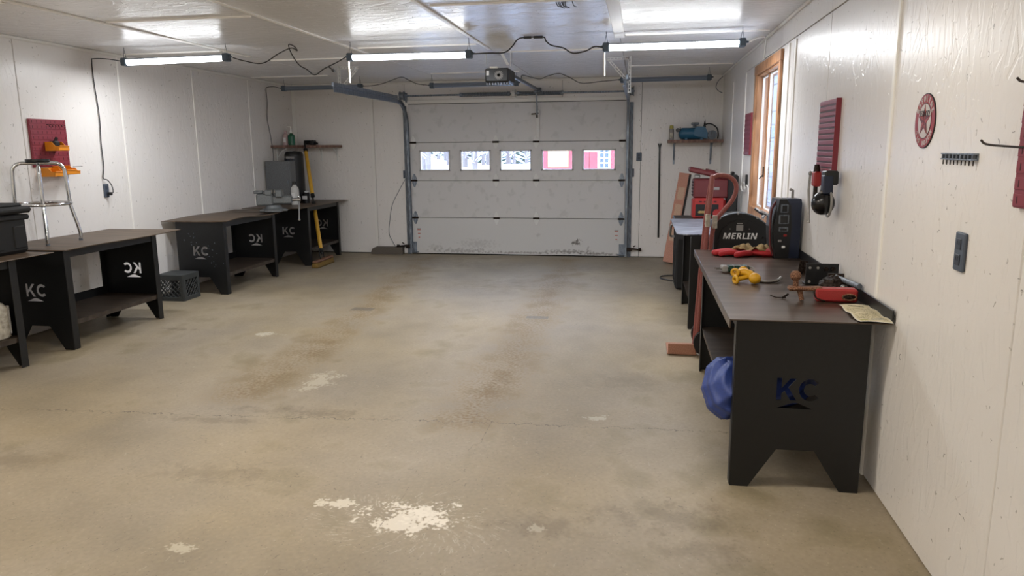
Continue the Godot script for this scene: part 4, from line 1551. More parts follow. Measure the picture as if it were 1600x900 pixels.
func build_crate() -> void:
	var t := thing("milk_crate", "dark grey lattice milk crate on the floor between two workbenches", "crate", V(-4.70, 0, -6.83), 0.03)
	var s := 0.285
	var h := 0.27
	for k in 4:
		var side := Node3D.new()
		side.name = "side_wall"
		t.add_child(side, true)
		side.rotation.y = k * PI / 2
		var fr := Mb.new()
		fr.box(V(0, h - 0.028, s * 0.5), V(s, 0.056, 0.014), 0.003)
		fr.box(V(0, 0.022, s * 0.5), V(s, 0.044, 0.014), 0.003)
		for e in [-1.0, 1.0]:
			fr.box(V(e * (s * 0.5 - 0.018), h * 0.5, s * 0.5), V(0.036, h, 0.016), 0.003)
		put(side, "frame", fr.mesh(), M.crate)
		var lt := Mb.new()
		for e in [-1.0, 1.0]:
			for i in 9:
				var a := Vector2(-0.21 + i * 0.0525, 0.04)
				var c := a + Vector2(0.18 * e, 0.18)
				var lo := Vector2(-0.107, 0.04)
				var q0 := a
				var q1 := c
				# clip to the opening
				if absf(q0.x) > 0.11:
					var t0 := (signf(q0.x) * 0.11 - q0.x) / (c.x - a.x)
					if t0 < 0.0 or t0 > 1.0:
						continue
					q0 = a.lerp(c, t0)
				if absf(q1.x) > 0.11:
					var t1 := (signf(q1.x) * 0.11 - a.x) / (c.x - a.x)
					q1 = a.lerp(c, clampf(t1, 0.0, 1.0))
				lt.cyl(V(q0.x, q0.y, s * 0.5), V(q1.x, q1.y, s * 0.5), 0.0045, -1, 5)
		put(side, "lattice", lt.mesh(), M.crate)
	bx(t, "crate_bottom", V(0, 0.012, 0), V(s, 0.02, s), M.crate, 0.003)
	bx(t, "crate_cover", V(0, h - 0.004, 0), V(s - 0.02, 0.012, s - 0.02), M.crate, 0.003)

func peg_board(label: String, at: Vector3, turn: float, w: float, h: float, rows: int, slots := true) -> Node3D:
	var t := thing("wall_board", label, "tool board", at, turn)
	var b := Mb.new()
	b.box(V(0, h * 0.5, 0.009), V(w, h, 0.018), 0.003)
	for r in rows:
		b.box(V(0, h * (r + 0.5) / rows, 0.0195), V(w - 0.012, h / rows - 0.012, 0.003), 0.001)
	part(t, "panel", b, M.red_board)
	if not slots:
		var gr := Mb.new()
		for r in rows - 1:
			gr.box(V(0, h * (r + 1.0) / rows, 0.0185), V(w - 0.012, 0.008, 0.002))
		part(t, "grooves", gr, M.slot)
		return t
	var s := Mb.new()
	for r in rows:
		for c in int(w / 0.05):
			s.box(V(-w * 0.5 + 0.03 + c * 0.05, h * (r + 0.5) / rows, 0.0214), V(0.004, 0.02, 0.0006))
	part(t, "slots", s, M.slot)
	return t

func bin(label: String, at: Vector3, sc := 1.0) -> void:
	var t := thing("stacking_bin", label, "bin", at, PI / 2, "yellow stacking bins")
	var b := Mb.new()
	var w := 0.115 * sc
	var d := 0.13 * sc
	var h := 0.075 * sc
	b.box(V(0, 0.002, d * 0.5), V(w, 0.004, d))
	b.box(V(0, h * 0.5, 0.002), V(w, h, 0.004))
	b.box(V(0, h * 0.26, d - 0.002), V(w, h * 0.52, 0.004), 0.001)
	for s in [-1.0, 1.0]:
		b.xf = Transform3D(Basis(V(0, 0, -1), V(0, 1, 0), V(1, 0, 0)), V(s * w * 0.5, 0, 0))
		b.prism(PackedVector2Array([Vector2(0, 0), Vector2(-d, 0), Vector2(-d, h * 0.52), Vector2(-d * 0.75, h * 0.55), Vector2(-d * 0.5, h), Vector2(0, h)]), -0.002, 0.002)
	b.xf = Transform3D()
	b.box(V(0, h * 0.52, d + 0.003), V(w, 0.008, 0.01), 0.003)
	part(t, "body", b, M.yellow_bin)

func outlet(o: Node3D, w: float, h: float) -> void:
	bx(o, "cover_plate", V(0, 0, 0.006), V(w + 0.012, h + 0.012, 0.012), M.outlet, 0.004)
	for s in [-1.0, 1.0]:
		var b := Mb.new()
		b.box(V(0, s * h * 0.22, 0.0135), V(w * 0.55, h * 0.3, 0.003), 0.001)
		part(o, "socket", b, M.outlet_dark)

# ---------------------------------------------------------------- back left corner
func build_back_corner() -> void:
	# corner shelf
	var s := thing("corner_shelf", "brown wooden shelf in the back left corner on white brackets", "shelf", V(XL, 1.555, ZB))
	bx(s, "board", V(0.12, 0.0, 0.37), V(0.24, 0.036, 0.70), M.shelf_wood, 0.002)
	bx(s, "board", V(0.49, 0.0, 0.13), V(0.50, 0.036, 0.25), M.shelf_wood, 0.002)
	for e in [[V(0.05, -0.012, 0.62), V(1, 0, 0)], [V(0.05, -0.012, 0.40), V(1, 0, 0)], [V(0.66, -0.012, 0.02), V(0, 0, 1)], [V(0.42, -0.012, 0.02), V(0, 0, 1)]]:
		var b := Mb.new()
		var d: Vector3 = e[1]
		var o: Vector3 = e[0]
		b.box(o + d * 0.08 + V(0, -0.006, 0), V(0.018, 0.008, 0.018) + d * 0.16, 0.002)
		b.box(o - d * 0.012 + V(0, -0.10, 0), V(0.018, 0.20, 0.018) - d * 0.008, 0.002)
		b.tube([o + d * 0.14 + V(0, -0.012, 0), o + d * 0.06 + V(0, -0.05, 0), o + V(0, -0.13, 0)], 0.005, 5)
		part(s, "bracket", b, M.white_metal)
	bottle("spray_bottle", "pink white squeeze bottle on the corner shelf", V(-4.90, 1.574, -9.83), 0.042, 0.20, M.bottle_pink, M.bottle_pink, false)
	bottle("pump_bottle", "green pump soap bottle with white top on the corner shelf", V(-4.80, 1.574, -9.80), 0.048, 0.19, M.bottle_green, M.white_plastic, true)
	var r := thing("work_lamp", "small black boxy work lamp lying on the corner shelf", "lamp", V(-4.69, 1.574, -10.15))
	bx(r, "case", V(0, 0.035, 0), V(0.15, 0.065, 0.10), M.black_plastic, 0.008)
	bx(r, "face", V(-0.02, 0.037, 0.051), V(0.09, 0.045, 0.004), M.black_gloss, 0.001)
	var rc := Mb.new()
	rc.cyl(V(0.07, 0.03, 0), V(0.12, 0.02, 0.01), 0.02, 0.012, 10)
	part(r, "cable_grip", rc, M.black_plastic)
	# grey metal cabinet panel
	var g := thing("metal_cabinet", "flat grey metal cabinet standing on the corner bench behind the vise", "cabinet", V(-4.80, BENCH, -9.42))
	bx(g, "case", V(0, 0.29, 0), V(0.36, 0.58, 0.16), M.grey_box, 0.006)
	bx(g, "door", V(0, 0.29, 0.083), V(0.345, 0.565, 0.008), M.grey_box, 0.003)
	bx(g, "latch", V(0.145, 0.30, 0.090), V(0.02, 0.04, 0.008), M.galv_dark, 0.002)
	# black tall drum heater
	var c := thing("tower_fan", "tall black round tower fan on the corner bench behind the white bottle", "fan", V(-4.74, BENCH, -9.72))
	var b := Mb.new()
	b.lathe([Vector2(0, 0), Vector2(0.125, 0), Vector2(0.13, 0.02), Vector2(0.125, 0.6), Vector2(0.127, 0.66), Vector2(0.105, 0.70), Vector2(0, 0.71)], 28)
	part(c, "body", b, M.black_plastic)
	for k in 5:
		var a := -0.9 + k * 0.32
		bx(c, "grille_bar", V(sin(a) * 0.129, 0.36, cos(a) * 0.129), V(0.008, 0.5, 0.008), M.blue_dark, 0.002)
	bx(c, "control_band", V(0.0, 0.62, 0.123), V(0.12, 0.03, 0.012), M.print_grey, 0.003)
	bottle("cleaner_bottle", "white cleaner bottle with black cap on the corner bench", V(-4.555, BENCH, -9.30), 0.054, 0.31, M.bottle_white, M.black_plastic, false)
	var sm := thing("small_canister", "small black and white canister behind the broom handle", "canister", V(-4.55, BENCH, -9.62))
	var smb := Mb.new()
	smb.lathe([Vector2(0, 0), Vector2(0.05, 0), Vector2(0.05, 0.13), Vector2(0.03, 0.16), Vector2(0, 0.165)], 16)
	part(sm, "body", smb, M.black_plastic)
	bx(sm, "label_band", V(0, 0.075, 0.046), V(0.07, 0.05, 0.012), M.print_white, 0.002)
	bx(sm, "spout", V(0.02, 0.155, 0.02), V(0.05, 0.02, 0.04), M.print_white, 0.005)
	build_vise()
	build_broom()
	# sloping concrete curb block by the left track
	var cb := Mb.new()
	cb.prism(PackedVector2Array([Vector2(-0.25, 0), Vector2(0.22, 0), Vector2(0.22, 0.105), Vector2(-0.19, 0.105), Vector2(-0.235, 0.085), Vector2(-0.255, 0.04)]), -0.05, 0.05)
	var co := part(self, "curb_block", cb, pm(Color(0.42, 0.39, 0.36), 0.85, 0.0, M.crate.albedo_texture, 4.0))
	co.position = V(-3.60, 0, ZB + 0.065)
	tag(co, "low grey rounded block on the floor beside the left door track", "block")
	for e in [["dark wall switch beside the left door track", V(-3.33, 1.148, ZB), 0.05, 0.10], ["dark rounded wall control below and beside the shelf bar, above an outlet", V(-0.024, 1.376, ZB), 0.06, 0.10], ["dark square wall outlet low beside the right door track", V(-0.127, 1.162, ZB), 0.07, 0.10]]:
		var o := thing("wall_switch", e[0], "switch", e[1])
		outlet(o, e[2], e[3])

func bottle(called: String, label: String, at: Vector3, r: float, h: float, body: Material, top: Material, pump: bool) -> void:
	var t := thing(called, label, "bottle", at)
	var b := Mb.new()
	b.lathe([Vector2(0, 0), Vector2(r * 0.92, 0), Vector2(r, h * 0.03), Vector2(r, h * 0.62), Vector2(r * 0.9, h * 0.72), Vector2(r * 0.45, h * 0.82), Vector2(r * 0.38, h * 0.86), Vector2(0, h * 0.86)], 20)
	part(t, "body", b, body)
	var c := Mb.new()
	c.lathe([Vector2(0, h * 0.86), Vector2(r * 0.48, h * 0.86), Vector2(r * 0.46, h), Vector2(0, h)], 14)
	if pump:
		c.cyl(V(0, h, 0), V(0, h + 0.06, 0), 0.008, -1, 8)
		c.box(V(-0.02, h + 0.06, 0), V(0.06, 0.014, 0.02), 0.004)
	part(t, "pump_top" if pump else "cap", c, top)
	bx(t, "paper_label", V(0, h * 0.36, r * 0.93), V(r * 0.9, h * 0.34, r * 0.2), M.print_white if not pump else M.bottle_green, 0.004)

func build_vise() -> void:
	var t := thing("bench_vise", "grey cast bench vise with swivel base bolted to the buckled bench", "vise", V(-4.33, BENCH + 0.006, -8.26), 0.35)
	t.scale = Vector3.ONE * 1.2
	var b := Mb.new()
	b.lathe([Vector2(0, 0), Vector2(0.12, 0), Vector2(0.12, 0.018), Vector2(0.085, 0.03), Vector2(0.07, 0.06), Vector2(0, 0.06)], 22)
	for k in 3:
		var a := TAU * k / 3.0 + 0.4
		b.box(V(cos(a) * 0.125, 0.011, sin(a) * 0.125), V(0.05, 0.02, 0.05), 0.006)
	part(t, "swivel_base", b, M.vise)
	var f := Mb.new()
	f.box(V(-0.075, 0.115, 0), V(0.16, 0.115, 0.13), 0.012)
	f.box(V(-0.035, 0.185, 0), V(0.07, 0.05, 0.16), 0.008)
	f.box(V(-0.135, 0.19, 0), V(0.09, 0.03, 0.09), 0.008)
	part(t, "fixed_jaw", f, M.vise)
	var m := Mb.new()
	m.box(V(0.09, 0.11, 0), V(0.19, 0.075, 0.085), 0.01)
	m.box(V(0.065, 0.175, 0), V(0.07, 0.075, 0.16), 0.01)
	part(t, "moving_jaw", m, M.vise)
	for x in [0.002, 0.028]:
		bx(t, "jaw_plate", V(x, 0.198, 0), V(0.012, 0.026, 0.15), M.steel, 0.002)
	var s := Mb.new()
	s.cyl(V(0.18, 0.11, 0), V(0.245, 0.11, 0), 0.016, -1, 12)
	s.cyl(V(0.235, 0.11, 0), V(0.265, 0.11, 0), 0.022, -1, 12)
	part(t, "screw", s, M.steel)
	var h := Mb.new()
	h.cyl(V(0.25, 0.135, -0.015), V(0.25, -0.085, 0.10), 0.007, -1, 8)
	h.ball(V(0.25, 0.135, -0.015), V(0.013, 0.013, 0.013), 10, 6)
	h.ball(V(0.25, -0.085, 0.10), V(0.013, 0.013, 0.013), 10, 6)
	part(t, "handle_bar", h, M.chrome)

func build_broom() -> void:
	var foot := V(-4.135, 0.075, -9.12)
	var tip := V(-4.70, 1.60, -9.99)
	var t := thing("push_broom", "yellow handled push broom leaning against the corner shelf", "broom", foot)
	var d := tip - foot
	var f := func(a: float) -> Vector3: return d * a
	var b := Mb.new()
	b.cyl(f.call(0.045), f.call(1.0), 0.011, -1, 10)
	part(t, "inner_pole", b, M.black_plastic)
	for s in [[0.08, 0.46], [0.545, 0.93]]:
		var y := Mb.new()
		y.cyl(f.call(s[0]), f.call(s[1]), 0.027, 0.025, 12)
		part(t, "handle_sleeve", y, M.broom_yellow)
	for s in [0.465, 0.535, 0.075, 0.935]:
		var k := Mb.new()
		k.cyl(f.call(s - 0.012), f.call(s + 0.012), 0.029, -1, 12)
		part(t, "collar", k, M.rubber)
	var br := Mb.new()
	br.tube(smooth_path([V(-0.02, 0.0, -0.10), f.call(0.10) + V(0.01, 0, -0.03), f.call(0.15), f.call(0.10) + V(-0.01, 0, 0.03), V(0.02, 0.0, 0.10)], 4), 0.006, 6)
	part(t, "brace_wire", br, M.rubber)
	var hd := Mb.new()
	hd.xf = Transform3D(Basis(V(0, 1, 0), 0.03), V(0, 0, 0))
	hd.box(V(0, 0.0, -0.02), V(0.07, 0.035, 0.58), 0.012)
	part(t, "head_block", hd, M.rust)
	var bs := Mb.new()
	bs.xf = hd.xf
	var rr := []
	for i in 5:
		var yy: float = [-0.012, -0.03, -0.055, -0.0745, -0.0745][i]
		var ww: float = [0.036, 0.042, 0.050, 0.054, 0.0][i]
		var row := []
		for k in 40:
			var a := TAU * k / 40.0
			var c := cos(a)
			var n := sin(a)
			var j := 1.0 + 0.05 * sin(k * 7.3 + i)
			row.append(V(signf(c) * pow(absf(c), 0.3) * ww * j, yy, -0.02 + signf(n) * pow(absf(n), 0.3) * (0.295 if ww > 0.0 else 0.0)))
		rr.append(row)
	bs.grid(rr, true)
	part(t, "bristles", bs, M.bristle)

# ---------------------------------------------------------------- back right corner
func build_right_far() -> void:
	var s := thing("wall_shelf", "brown wooden shelf carrying the blue compressor in the back right corner", "shelf", V(0.695, 1.575, ZB))
	bx(s, "board", V(0, 0.0, 0.135), V(0.70, 0.04, 0.27), M.shelf_wood, 0.003)
	for x in [-0.26, 0.22]:
		var b := Mb.new()
		b.box(V(x, -0.16, 0.008), V(0.024, 0.28, 0.008), 0.002)
		b.box(V(x, -0.026, 0.12), V(0.024, 0.008, 0.22), 0.002)
		b.tube([V(x, -0.03, 0.2), V(x, -0.10, 0.12), V(x, -0.24, 0.014)], 0.007, 6)
		part(s, "bracket", b, M.galv)
	build_compressor()
	var can := thing("aerosol_can", "small aerosol can with yellowish cap on the shelf with the compressor", "spray can", V(0.39, 1.595, -10.14))
	var cb := Mb.new()
	cb.lathe([Vector2(0, 0), Vector2(0.03, 0), Vector2(0.032, 0.006), Vector2(0.032, 0.13), Vector2(0.024, 0.145), Vector2(0, 0.147)], 18)
	part(can, "body", cb, M.print_grey)
	var cc := Mb.new()
	cc.lathe([Vector2(0, 0.145), Vector2(0.026, 0.145), Vector2(0.024, 0.185), Vector2(0, 0.19)], 16)
	part(can, "cap", cc, M.yellow_cap)
	bx(can, "paper_label", V(0, 0.06, 0.028), V(0.04, 0.07, 0.008), M.dirty_white, 0.002)
	# black pry bar hung on the wall
	var pb := Mb.new()
	pb.box(V(0, -0.68, 0.012), V(0.024, 1.18, 0.02), 0.005)
	pb.prism(PackedVector2Array([Vector2(-0.011, -0.10), Vector2(0.011, -0.10), Vector2(0.014, -0.05), Vector2(0.026, 0.0), Vector2(0.008, 0.004), Vector2(0.004, -0.018), Vector2(-0.004, -0.018), Vector2(-0.008, 0.004), Vector2(-0.026, 0.0), Vector2(-0.014, -0.05)]), 0.002, 0.02)
	var po := part(self, "pry_bar", pb, M.black_plastic)
	po.position = V(0.247, 1.548, ZB)
	po.rotation.z = 0.012
	tag(po, "long black pry bar hanging upright on the back wall beside the door", "pry bar")
	# black cabinet behind the silver topped bench
	var c := thing("rolling_cart", "black plastic cart with side handle behind the silver topped bench", "cart", V(0.70, 0, -8.22))
	bx(c, "body", V(0, 0.36, 0), V(0.62, 0.70, 0.62), M.black_rough, 0.02)
	bx(c, "top_tray", V(0, 0.725, 0), V(0.66, 0.04, 0.68), M.black_plastic, 0.012)
	for z in [-0.15, 0.05, 0.25]:
		bx(c, "side_groove", V(-0.311, 0.36, z - 0.05), V(0.01, 0.58, 0.03), M.black_plastic, 0.003)
	var h := Mb.new()
	h.tube(smooth_path([V(-0.31, 0.70, 0.22), V(-0.36, 0.69, 0.2), V(-0.365, 0.62, 0.1), V(-0.36, 0.55, 0.0), V(-0.31, 0.54, -0.02)], 4), 0.013, 8)
	part(c, "handle", h, M.print_grey)
	# red power tool cases
	var r1 := thing("tool_case", "bright red open front tool case on the black cart, below the maroon case", "tool case", V(0.72, 0.745, -8.15))
	bx(r1, "shell", V(0, 0.115, 0), V(0.34, 0.225, 0.24), M.red_bright, 0.025)
	bx(r1, "front_recess", V(-0.02, 0.10, 0.118), V(0.24, 0.13, 0.012), M.black_plastic, 0.006)
	bx(r1, "tool_grip", V(-0.06, 0.08, 0.128), V(0.10, 0.03, 0.02), M.glove_tan, 0.008)
	var kn := Mb.new()
	kn.cyl(V(0.08, 0.07, 0.115), V(0.08, 0.07, 0.14), 0.045, 0.04, 16)
	part(r1, "dial", kn, M.red_bright)
	for k in 4:
		bx(r1, "vent_slot", V(-0.09 + k * 0.05, 0.19, 0.118), V(0.03, 0.014, 0.012), M.slot, 0.002)
	var r2 := thing("tool_case", "maroon toolbox with half open tilted lid on top of the red case", "tool case", V(0.735, 0.972, -8.17))
	bx(r2, "shell", V(0, 0.10, 0), V(0.36, 0.20, 0.25), M.red_case, 0.015)
	var lid := Mb.new()
	lid.xf = Transform3D(Basis(V(0, 0, 1), -0.22), V(-0.02, 0.255, 0))
	lid.box(Vector3.ZERO, V(0.42, 0.055, 0.27), 0.014)
	lid.box(V(0.01, 0.033, 0), V(0.10, 0.018, 0.10), 0.006)
	part(r2, "lid", lid, M.red_case)
	bx(r2, "clasp", V(0.05, 0.10, 0.128), V(0.07, 0.03, 0.01), M.print_grey, 0.003)
	for k in 5:
		bx(r2, "side_tooth", V(-0.185, 0.03 + k * 0.034, 0.06), V(0.016, 0.02, 0.1), M.black_plastic, 0.004)
	bx(r2, "tool_end", V(-0.14, 0.225, 0.05), V(0.06, 0.04, 0.06), M.print_grey, 0.008)
	var bag := thing("case_cover", "dark upright case behind the red tool cases against the right wall", "case", V(0.955, 0.745, -8.12))
	bx(bag, "shell", V(0, 0.235, 0), V(0.10, 0.47, 0.26), M.black_rough, 0.015)
	bx(bag, "handle", V(0, 0.485, 0), V(0.03, 0.03, 0.12), M.black_plastic, 0.008)
	# leaning long orange carton
	var k := thing("long_carton", "long orange cardboard carton leaning in the corner behind the cart", "carton", V(0.39, 0.0, -9.80))
	k.rotation = V(-0.10, -0.25, -0.135)
	var kb := Mb.new()
	kb.box(V(0, 0.60, 0), V(0.14, 1.17, 0.10), 0.004)
	part(k, "box", kb, M.orange_card)
	for y in [0.38, 0.70, 0.92]:
		bx(k, "printed_panel", V(0.0, y, 0.0505), V(0.085, 0.16, 0.002), M.card_print, 0.0)
	bx(k, "open_end", V(0.066, 0.60, 0.01), V(0.012, 1.15, 0.085), M.black_rough, 0.0)
	build_hand_truck()

func build_compressor() -> void:
	var t := thing("air_compressor", "blue portable air compressor with black hose on the wall shelf", "compressor", V(0.70, 1.595, -10.16))
	var tank := Mb.new()
	var prof := []
	for i in 17:
		var a := PI * i / 16.0
		prof.append(Vector2(sin(a) * 0.076 if i > 0 and i < 16 else 0.0, -cos(a) * 0.06 + (-0.12 if i < 8 else 0.12)))
	tank.xf = Transform3D(Basis(V(0, 0, 1), -PI / 2), V(-0.04, 0.08, 0))
	tank.lathe(prof, 20)
	part(t, "tank", tank, M.compressor)
	var m := Mb.new()
	m.prism(PackedVector2Array([Vector2(-0.02, 0.05), Vector2(0.15, 0.01), Vector2(0.15, 0.09), Vector2(0.115, 0.165), Vector2(0.02, 0.17), Vector2(-0.02, 0.14)]), -0.075, 0.075)
	part(t, "motor_shroud", m, M.compressor)
	var base := Mb.new()
	for x in [-0.12, 0.08]:
		base.box(V(x, 0.012, 0), V(0.04, 0.024, 0.12), 0.004)
	part(t, "feet", base, M.compressor)
	var h := Mb.new()
	h.cyl(V(-0.17, 0.135, 0.02), V(0.02, 0.14, 0.02), 0.010, -1, 10)
	h.cyl(V(-0.19, 0.13, 0.02), V(-0.14, 0.132, 0.02), 0.017, -1, 12)
	h.cyl(V(-0.205, 0.13, 0.03), V(-0.195, 0.13, 0.03), 0.03, -1, 16)
	part(t, "carry_handle", h, M.black_plastic)
	var g := Mb.new()
	g.cyl(V(-0.23, 0.125, 0.015), V(-0.23, 0.125, 0.04), 0.027, -1, 16)
	part(t, "pressure_gauge", g, M.black_gloss)
	var f := Mb.new()
	f.box(V(-0.01, 0.205, 0), V(0.10, 0.03, 0.08), 0.008)
	f.cyl(V(-0.015, 0.16, 0.0), V(-0.015, 0.20, 0), 0.022, -1, 12)
	part(t, "air_filter", f, M.galv_dark)
	var lv := Mb.new()
	lv.prism(PackedVector2Array([Vector2(0.095, 0.16), Vector2(0.13, 0.16), Vector2(0.118, 0.265), Vector2(0.105, 0.22)]), -0.008, 0.008)
	part(t, "valve_lever", lv, M.iron)
	var w := Mb.new()
	w.cyl(V(0.215, 0.06, -0.02), V(0.215, 0.06, 0.02), 0.06, -1, 22)
	part(t, "wheel", w, M.galv_dark)
	var hs := Mb.new()
	hs.tube(smooth_path([V(0.10, 0.17, 0.03), V(0.14, 0.20, 0.04), V(0.20, 0.195, 0.05), V(0.265, 0.145, 0.05), V(0.285, 0.07, 0.04), V(0.28, 0.012, 0.03)], 5), 0.009, 7)
	part(t, "air_hose", hs, M.black_plastic)

func build_hand_truck() -> void:
	var t := thing("hand_truck", "faded red two wheel hand truck with loop handle beside the long bench", "hand truck", V(0.435, 0, -5.50))
	# nose plate lies on the floor, frame leans a little on the bench
	bx(t, "nose_plate", V(-0.105, 0.012, -0.02), V(0.21, 0.012, 0.30), M.faded_paint, 0.003)
	bx(t, "nose_upright", V(-0.105, 0.05, 0.125), V(0.20, 0.075, 0.010), M.faded_paint, 0.003)
	for z in [0.09, -0.11]:
		var b := Mb.new()
		b.tube(smooth_path([V(0.0, 0.015, z), V(0.022, 0.5, z), V(0.048, 1.0, z * 0.85), V(0.066, 1.22, z * 0.5), V(0.075, 1.30, z * 0.15)], 4), 0.0165, 10)
		part(t, "side_rail", b, M.hand_truck)
	var lp := Mb.new()
	lp.tube(smooth_path([V(0.072, 1.285, 0.02), V(0.11, 1.305, 0.02), V(0.175, 1.30, 0.02), V(0.225, 1.265, 0.02), V(0.24, 1.205, 0.02), V(0.215, 1.13, 0.02), V(0.155, 1.05, 0.02), V(0.105, 0.98, 0.02), V(0.085, 0.88, 0.02), V(0.075, 0.70, 0.02), V(0.06, 0.45, 0.02)], 4), 0.0165, 10)
	part(t, "loop_handle", lp, M.hand_truck)
	for y in [0.28, 0.62, 0.95]:
		var c := Mb.new()
		c.cyl(V(0.014 + y * 0.036, y, 0.09), V(0.014 + y * 0.036, y, -0.11), 0.011, -1, 8)
		part(t, "cross_bar", c, M.hand_truck)
	for p in [V(0.045, 0.99, 0.09), V(0.10, 0.975, 0.03)]:
		var c := Mb.new()
		c.cyl(p - V(0, 0.045, 0), p + V(0, 0.045, 0), 0.0185, -1, 10)
		part(t, "tape_wrap", c, M.dirty_white)
	for z in [0.125, -0.15]:
		var w := Mb.new()
		w.cyl(V(0.075, 0.10, z - 0.022), V(0.075, 0.10, z + 0.022), 0.10, -1, 24)
		var wo := part(t, "wheel", w, M.rubber)
		var hb := Mb.new()
		hb.cyl(V(0.075, 0.10, z - 0.028), V(0.075, 0.10, z + 0.028), 0.045, -1, 16)
		part(wo, "hub", hb, M.galv)
	var ax := Mb.new()
	ax.cyl(V(0.075, 0.10, 0.15), V(0.075, 0.10, -0.175), 0.009, -1, 8)
	part(t, "axle", ax, M.iron)

# ---------------------------------------------------------------- things on and round the long bench
func lumpy(b: Mb, c: Vector3, r: Vector3, amp: float, fr: float, sd: int, seg := 36, rings := 22, low := -1e9) -> void:
	var f := FastNoiseLite.new()
	f.seed = sd
	f.frequency = fr
	f.noise_type = FastNoiseLite.TYPE_SIMPLEX
	f.fractal_type = FastNoiseLite.FRACTAL_RIDGED
	f.fractal_octaves = 2
	var rows := []
	for i in rings + 1:
		var th := PI * i / rings
		var row := []
		for k in seg:
			var ph := TAU * k / seg
			var d := V(sin(th) * cos(ph), cos(th), sin(th) * sin(ph))
			var s := 1.0 + amp * f.get_noise_3dv(d * 1.0 + Vector3.ONE * 3.0)
			var p := c + d * r * s
			p.y = maxf(p.y, low)
			row.append(p)
		rows.append(row)
	b.grid(rows, true)

